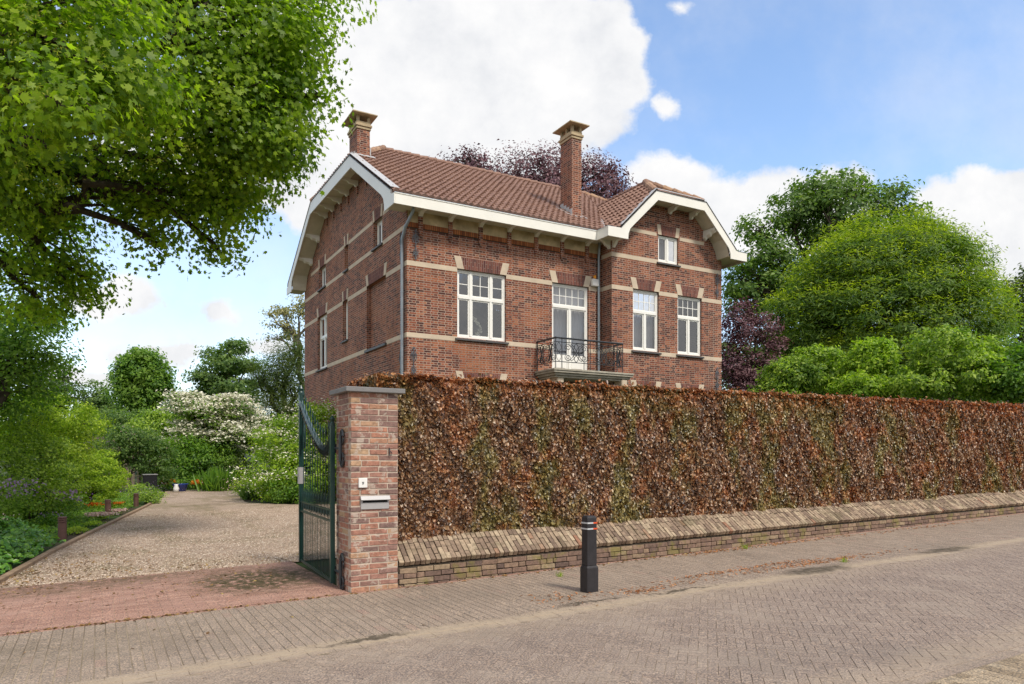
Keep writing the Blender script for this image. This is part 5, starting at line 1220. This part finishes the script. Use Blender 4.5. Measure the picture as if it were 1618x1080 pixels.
clump('geranium', 'leafy geranium at the very left edge', 5, 850, .55, .42, 1100, 'ivy', .07, 'oval', 'pinkflower', 30, .04)
clump('marigold', 'orange marigolds beside the second garden lamp', 150, 806, .32, .2, 300, 'lime', .04, 'oval', 'orangeflower', 120, .05)
clump('marigold', 'orange flowers in front of the acer bush', 186, 803, .25, .18, 180, 'lime', .04, 'oval', 'orangeflower', 70, .05)
clump('rock_plant', 'cream and pink flowering rock plants by the driveway edge', 158, 820, .36, .14, 260, 'lime', .035, 'oval', 'pinkflower', 500, .065)
clump('rock_plant', 'pale pink flowers just behind the second garden lamp', 186, 812, .22, .12, 120, 'lime', .035, 'oval', 'pinkflower', 240, .06)
clump('sedge', 'bright grass tuft right of the first garden lamp', 122, 842, .26, .14, 420, 'lime', .05, 'oval')
clump('sedge', 'low green cushion by the drive edge', 148, 830, .30, .10, 420, 'lime', .04, 'oval')
clump('marigold', 'orange red flowers at the end of the drive left of the blue pot', 262, 775, .55, .45, 300, 'mid', .09, 'oval', 'orangeflower', 260, .12)
clump('marigold', 'orange flowers at the end of the drive right of the blue pot', 313, 775, .35, .4, 200, 'mid', .09, 'oval', 'orangeflower', 160, .12)
clump('daylily', 'green strap leaved clump right of the orange flowers', 345, 775, .7, .9, 360, 'mid', .1)
clump('lavender', 'grey lavender spikes at the left foot of the large shrub', 398, 788, .35, .5, 260, 'cool', .1, fl='purpleflower', nf=60, fs=.04)
clump('groundcover_flowers', 'purple flowers at the foot of the low shrub', 470, 792, .18, .15, 120, 'mid', .04, 'oval', 'purpleflower', 80, .05)
clump('yellow_plant', 'yellow green plant by the third garden lamp', 252, 786, .35, .25, 320, 'lime', .05, 'oval')
# ivy bed in the left foreground, ground cover of the border
N = 15000; y = 10.95+rng.random(N)*4.3; xe = np.interp(y, [7.7, 10.96, 14.09, 16.65], [-1.6, -1.07, -.62, -.17]); d = rng.random(N)**.8*3.2+.12
x = xe-d; h = .30*np.clip(d/.35, 0, 1)*(1+.35*np.sin(x*5+y*3))*np.clip((y-10.95)/.4, .15, 1)
keep = (y < 14.3-.15*d) | (rng.random(N) < .25)
P_ = np.stack([x, y, zga(x)+h*rng.random(N)**.35+.01], 1)[keep]
tag(leaves('ivy_bed', P_, .085, np.tile([.1, -.35, 1.], (len(P_), 1)), L['ivy'], None, 'beech', .35), 'dense ivy covering the bed in the left foreground', None, None, 'stuff')
N = 26000; y = 14.2+rng.random(N)*20; xe = np.interp(y, [7.7, 10.96, 14.09, 16.65, 25.25, 30, 36], [-1.6, -1.07, -.62, -.17, 1.37, 2.1, 2.6]); d = .45+rng.random(N)*4.5
x = xe-d; P_ = np.stack([x, y, zga(x)+.10*rng.random(N)*np.clip(d, 0, 1)], 1)
tag(leaves('bed_ground_cover', P_, .075, np.tile([0, -.2, 1.], (N, 1)), L['mid'], None, 'oval', .5), 'low green ground cover in the flower bed', None, None, 'stuff')

# driveway edging board
b = B(); ys = [10.9, 12.5, 14.09, 15.4, 16.65, 19, 22, 25.25, 27.5]
for a, c in zip(ys[:-1], ys[1:]):
    xa, xc = xedge(a), xedge(c); b.hexa([(xa-.09, a, zg(xa)-.02), (xa, a, zg(xa)-.02), (xc, c-.006, zg(xc)-.02), (xc-.09, c-.006, zg(xc)-.02)], [(xa-.09, a, zg(xa)+.055), (xa, a, zg(xa)+.055), (xc, c-.006, zg(xc)+.055), (xc-.09, c-.006, zg(xc)+.055)])
M['edging'] = plain('edging_kerb', (.27, .185, .12), .85, .3, 5, .3, .003)
tag(b.out('driveway_edging', M['edging'], None, bevel=.006), 'low brown edging kerb between flower bed and gravel drive', 'kerb')
# garden lamps
def lamp(u, v, h, label):
    p = gp(u, v); r = empty('garden_lamp', p); tag(r, label, 'garden lamp', 'brown garden lamps along the drive')
    B().lathe((0, 0, 0), [(.075, -.05), (.075, h*.66), (.068, h*.68)], 18).out('post', M['rust'], r, smooth=False)
    for k in range(3):
        z = h*(.70+.09*k); B().lathe((0, 0, 0), [(.055, z-.02), (.078, z-.008), (.078, z+.012), (.052, z+.022)], 18).out('louvre', M['rust'], r)
    B().lathe((0, 0, 0), [(.05, h*.66), (.05, h*.93)], 12).out('lens', M['dark'], r)
    B().lathe((0, 0, 0), [(.078, h*.94), (.08, h*.975), (.05, h)], 18).out('lid', M['rust'], r)
lamp(98.5, 850, .42, 'brown cylindrical garden lamp nearest the road beside the ivy')
lamp(170.6, 813, .41, 'brown cylindrical garden lamp beside the acer bush, middle of the row')
lamp(215, 799, .40, 'brown cylindrical garden lamp farthest from the road')
# blue pot, white jug, storage box, pergola, shed roof and greenhouse
p = gp(285, 776); r = empty('flower_pot', p); tag(r, 'blue glazed flower pot at the end of the drive', 'pot')
m5 = plain('blue_glaze', (.02, .05, .30), .2, .1, 3, .6, .0003); B().lathe((0, 0, 0), [(.22, 0), (.31, .30), (.34, .33), (.31, .34)], 18).out('bowl', m5, r, smooth=True)
q = rng.normal(0, .16, (160, 3)); q[:, 2] = .34+.18*rng.random(160); leaves('plant', q, .1, rng.normal(0, 1, (160, 3)), L['mid'], r)
p = gp(278.5, 777); tag(B().lathe((p.x, p.y, p.z), [(.10, 0), (.12, .15), (.07, .27), (.09, .33)], 14).out('white_jug', M['whiteplastic'], None, smooth=True), 'small white jug left of the blue flower pot', 'jug')
Yb = 29.5; p = Vector(ground_base(227, Yb)); r = empty('storage_box', p); tag(r, 'black storage box with pale lid under the climbing rose', 'box')
B().box((0, 0, 0), (.50, .6, .78)).out('body', M['dark'], r, bevel=.02); B().box((-.03, -.03, .78), (.53, .63, .82)).out('lid', M['capslab'], r, bevel=.01)
p = Vector(ground_base(150, 31.5)); r = empty('pergola', p); tag(r, 'weathered wooden pergola beams under the climbing rose', 'pergola')
m6 = plain('old_wood', (.16, .13, .10), .9, .3, 6, .2, .004)
for i in range(2):
    for j in range(2): B().box((.2+j*1.5, i*1.4, 0), (.3+j*1.5, i*1.4+.1, 2.3)).out('post', m6, r)
    B().box((-.1, i*1.4+.0, 2.31), (2.0, i*1.4+.09, 2.45)).out('beam', m6, r)
p = Vector(ground_base(134, 36)); r = empty('garden_shed', p); tag(r, 'grey boarded shed wall glimpsed between the bushes at the left', 'shed')
B().box((0, 0, 0), (2.2, 2, 2.25)).out('wall', m6, r); b = B(); b.prism([(-.15, -.1, 2.25), (2.35, -.1, 2.25), (1.1, -.1, 2.75)], (0, 2.2, 0)); b.out('roof', M['slate'], r)
p = Vector(ground_base(362, 38)); r = empty('greenhouse', p); tag(r, 'small greenhouse with grey glass roof beyond the dark bush', 'greenhouse')
b = B(); b.hexa([(0, 0, 1.25), (1.5, 0, 1.25), (1.4, .9, 1.62), (.1, .9, 1.62)], [(0, 0, 1.28), (1.5, 0, 1.28), (1.4, .9, 1.65), (.1, .9, 1.65)]); b.out('roof', M['lead'], r)
for k in range(6): B().box((.02+k*.285, .0, 0), (.05+k*.285, .03, 1.26)).out('frame_post', M['winwhite'], r)
B().box((.02, .05, 0), (1.48, .9, 1.22)).out('glass_wall', plain('old_glass', (.16, .17, .16), .2, .2, 3, .6, .001), r)

# behind and right of the villa
tree('copper_beech_tree', ground_base(850, 46), [BL(745, 268, 50, 26, 46), BL(820, 275, 60, 34, 46), BL(855, 250, 26, 16, 46), BL(900, 280, 60, 34, 46.5), BL(955, 285, 44, 30, 46), BL(740, 250, 24, 10, 46), BL(860, 320, 140, 40, 47), BL(975, 315, 30, 26, 46), BL(850, 420, 170, 90, 47), BL(965, 262, 16, 12, 46)],
     L['plum'], 'tall copper beech rising dark purple behind the villa roof', nclump=560, per=80, cr=.85, size=.165, tr=.5, flat=.7, twigs=160)
tree('walnut_tree', ground_base(1290, 52), [BL(1300, 305, 60, 30, 52), BL(1345, 295, 30, 20, 52), BL(1255, 330, 44, 34, 52), BL(1200, 365, 34, 24, 52, 1.6), BL(1215, 410, 50, 40, 52), BL(1400, 315, 36, 24, 52), BL(1440, 335, 26, 18, 52, 1.2), BL(1320, 350, 90, 50, 53), BL(1190, 460, 56, 50, 52), BL(1240, 450, 70, 60, 53), BL(1460, 350, 14, 12, 52, .8), BL(1170, 440, 26, 36, 51, 1.5), BL(1280, 560, 110, 60, 53), BL(1420, 400, 90, 60, 54)],
     L['walnut'], 'tall loose green tree behind the dome shaped tree', nclump=700, per=56, cr=.95, size=.27, tr=.45, flat=.6, twigs=220)
tree('purple_plum_tree', ground_base(1185, 33), [BL(1165, 510, 26, 36, 33, 1), BL(1200, 520, 24, 22, 33.3, 1), BL(1160, 570, 24, 40, 33, .9), BL(1205, 580, 36, 28, 33, 1), BL(1180, 600, 34, 24, 33, .9), BL(1225, 545, 16, 12, 33, .5)],
     L['plum'], 'purple leaved plum tree just right of the villa', nclump=230, per=56, cr=.5, size=.11, tr=.12, twigs=90)
def tips(root, P_, N_, CC):
    k = CC[CC[:, 2] > np.percentile(CC[:, 2], 8)]; pts = (k[:, None]+rng.normal(0, 1, (len(k), 40, 3))*np.array([.42, .42, .10])+np.array([0, 0, .34])).reshape(-1, 3)
    leaves('young_leaves', pts, .20, np.tile([0, -.15, 1.], (len(pts), 1)), L['chesttip'], root, 'long', .45)
L['chesttip'] = G((.060, .125, .015), (.105, .19, .02), (.17, .265, .03))
tree('sweet_chestnut_tree', ground_base(1405, 36), [BL(1395, 400, 84, 52, 36, 2.9), BL(1400, 450, 140, 76, 36, 4.4), BL(1400, 520, 178, 100, 36, 5.2), BL(1400, 600, 190, 60, 36, 5.5), BL(1275, 500, 50, 60, 35, 1.8), BL(1530, 490, 46, 62, 35.5, 1.8), BL(1350, 430, 70, 50, 34.5, 2.2), BL(1455, 430, 66, 50, 35, 2.2), BL(1380, 590, 120, 50, 34, 2.5), BL(1500, 590, 90, 60, 34.5, 2)],
     L['chestnut'], 'huge dome shaped sweet chestnut with yellow green tufts right of the villa', nclump=1700, per=80, cr=.78, size=.22, shape='long', tr=.5, flat=.30, shell=.9, droop=.30, jit=.25, twigs=60, extra=tips)
tree('oak_tree', ground_base(1615, 52), [BL(1618, 470, 30, 44, 52), BL(1650, 440, 36, 30, 52), BL(1625, 540, 44, 50, 52), BL(1600, 455, 10, 14, 52, .7)],
     L['dark'], 'dark green tree at the right edge', nclump=140, per=56, cr=.8, size=.25, tr=.3)
for (label, bl, u, Y, lf) in (('light green bush just right of the purple plum tree', [BL(1245, 595, 40, 28, 25, .9), BL(1290, 580, 46, 34, 25, 1.0), BL(1225, 620, 34, 18, 25, .8), BL(1322, 592, 26, 24, 25.5, .8)], 1270, 25, 'light'),
                              ('bright leafy bush at the middle of the bushes over the hedge', [BL(1378, 572, 34, 36, 24, .8), BL(1360, 612, 40, 22, 23.5, .8), BL(1398, 612, 26, 22, 24, .7)], 1375, 24, 'bright'),
                              ('broad darker bush with large leaves over the hedge', [BL(1490, 555, 50, 36, 22.5, 1.0), BL(1460, 605, 60, 30, 22.5, .9), BL(1530, 590, 60, 36, 22.5, 1.0), BL(1560, 560, 36, 28, 23, .8)], 1500, 22.5, 'light'),
                              ('green bush reaching the right edge over the hedge', [BL(1600, 600, 40, 34, 22, .8), BL(1640, 580, 50, 40, 22, 1.0)], 1610, 22, 'mid')):
    shrub('garden_bush', label, bl, lf, Y, 330, 46, .27, .115, u=u, twigs=80, group='leafy bushes behind the hedge')
# far woodland belts closing the gardens
def belt(name, label, us, v0, v1, Y, n_, size, leaf):
    u = rng.uniform(us[0], us[1], n_); env = v0+(v1-v0)*.5*(1+np.sin(u*.031+1)*.5+np.sin(u*.013)*.5)*.6
    v = env+(722-env)*rng.random(n_)**1.2; Yv = Y+rng.normal(0, 2.5, n_)
    P_ = np.array([tuple(wpt(a, b_, c)) for a, b_, c in zip(u, v, Yv)]); P_[:, 2] = np.maximum(P_[:, 2], 0)
    tag(leaves(name, P_, size, np.tile([0, -.5, 1.], (n_, 1)), L[leaf], None, 'oval', .6), label, None, None, 'stuff')
belt('distant_wood', 'far green woodland closing the garden on the left', (-500, 560), 650, 690, 66, 26000, .55, 'mid')
belt('distant_wood', 'far green woodland beyond the bushes on the right', (1130, 2300), 520, 600, 70, 26000, .7, 'dark')
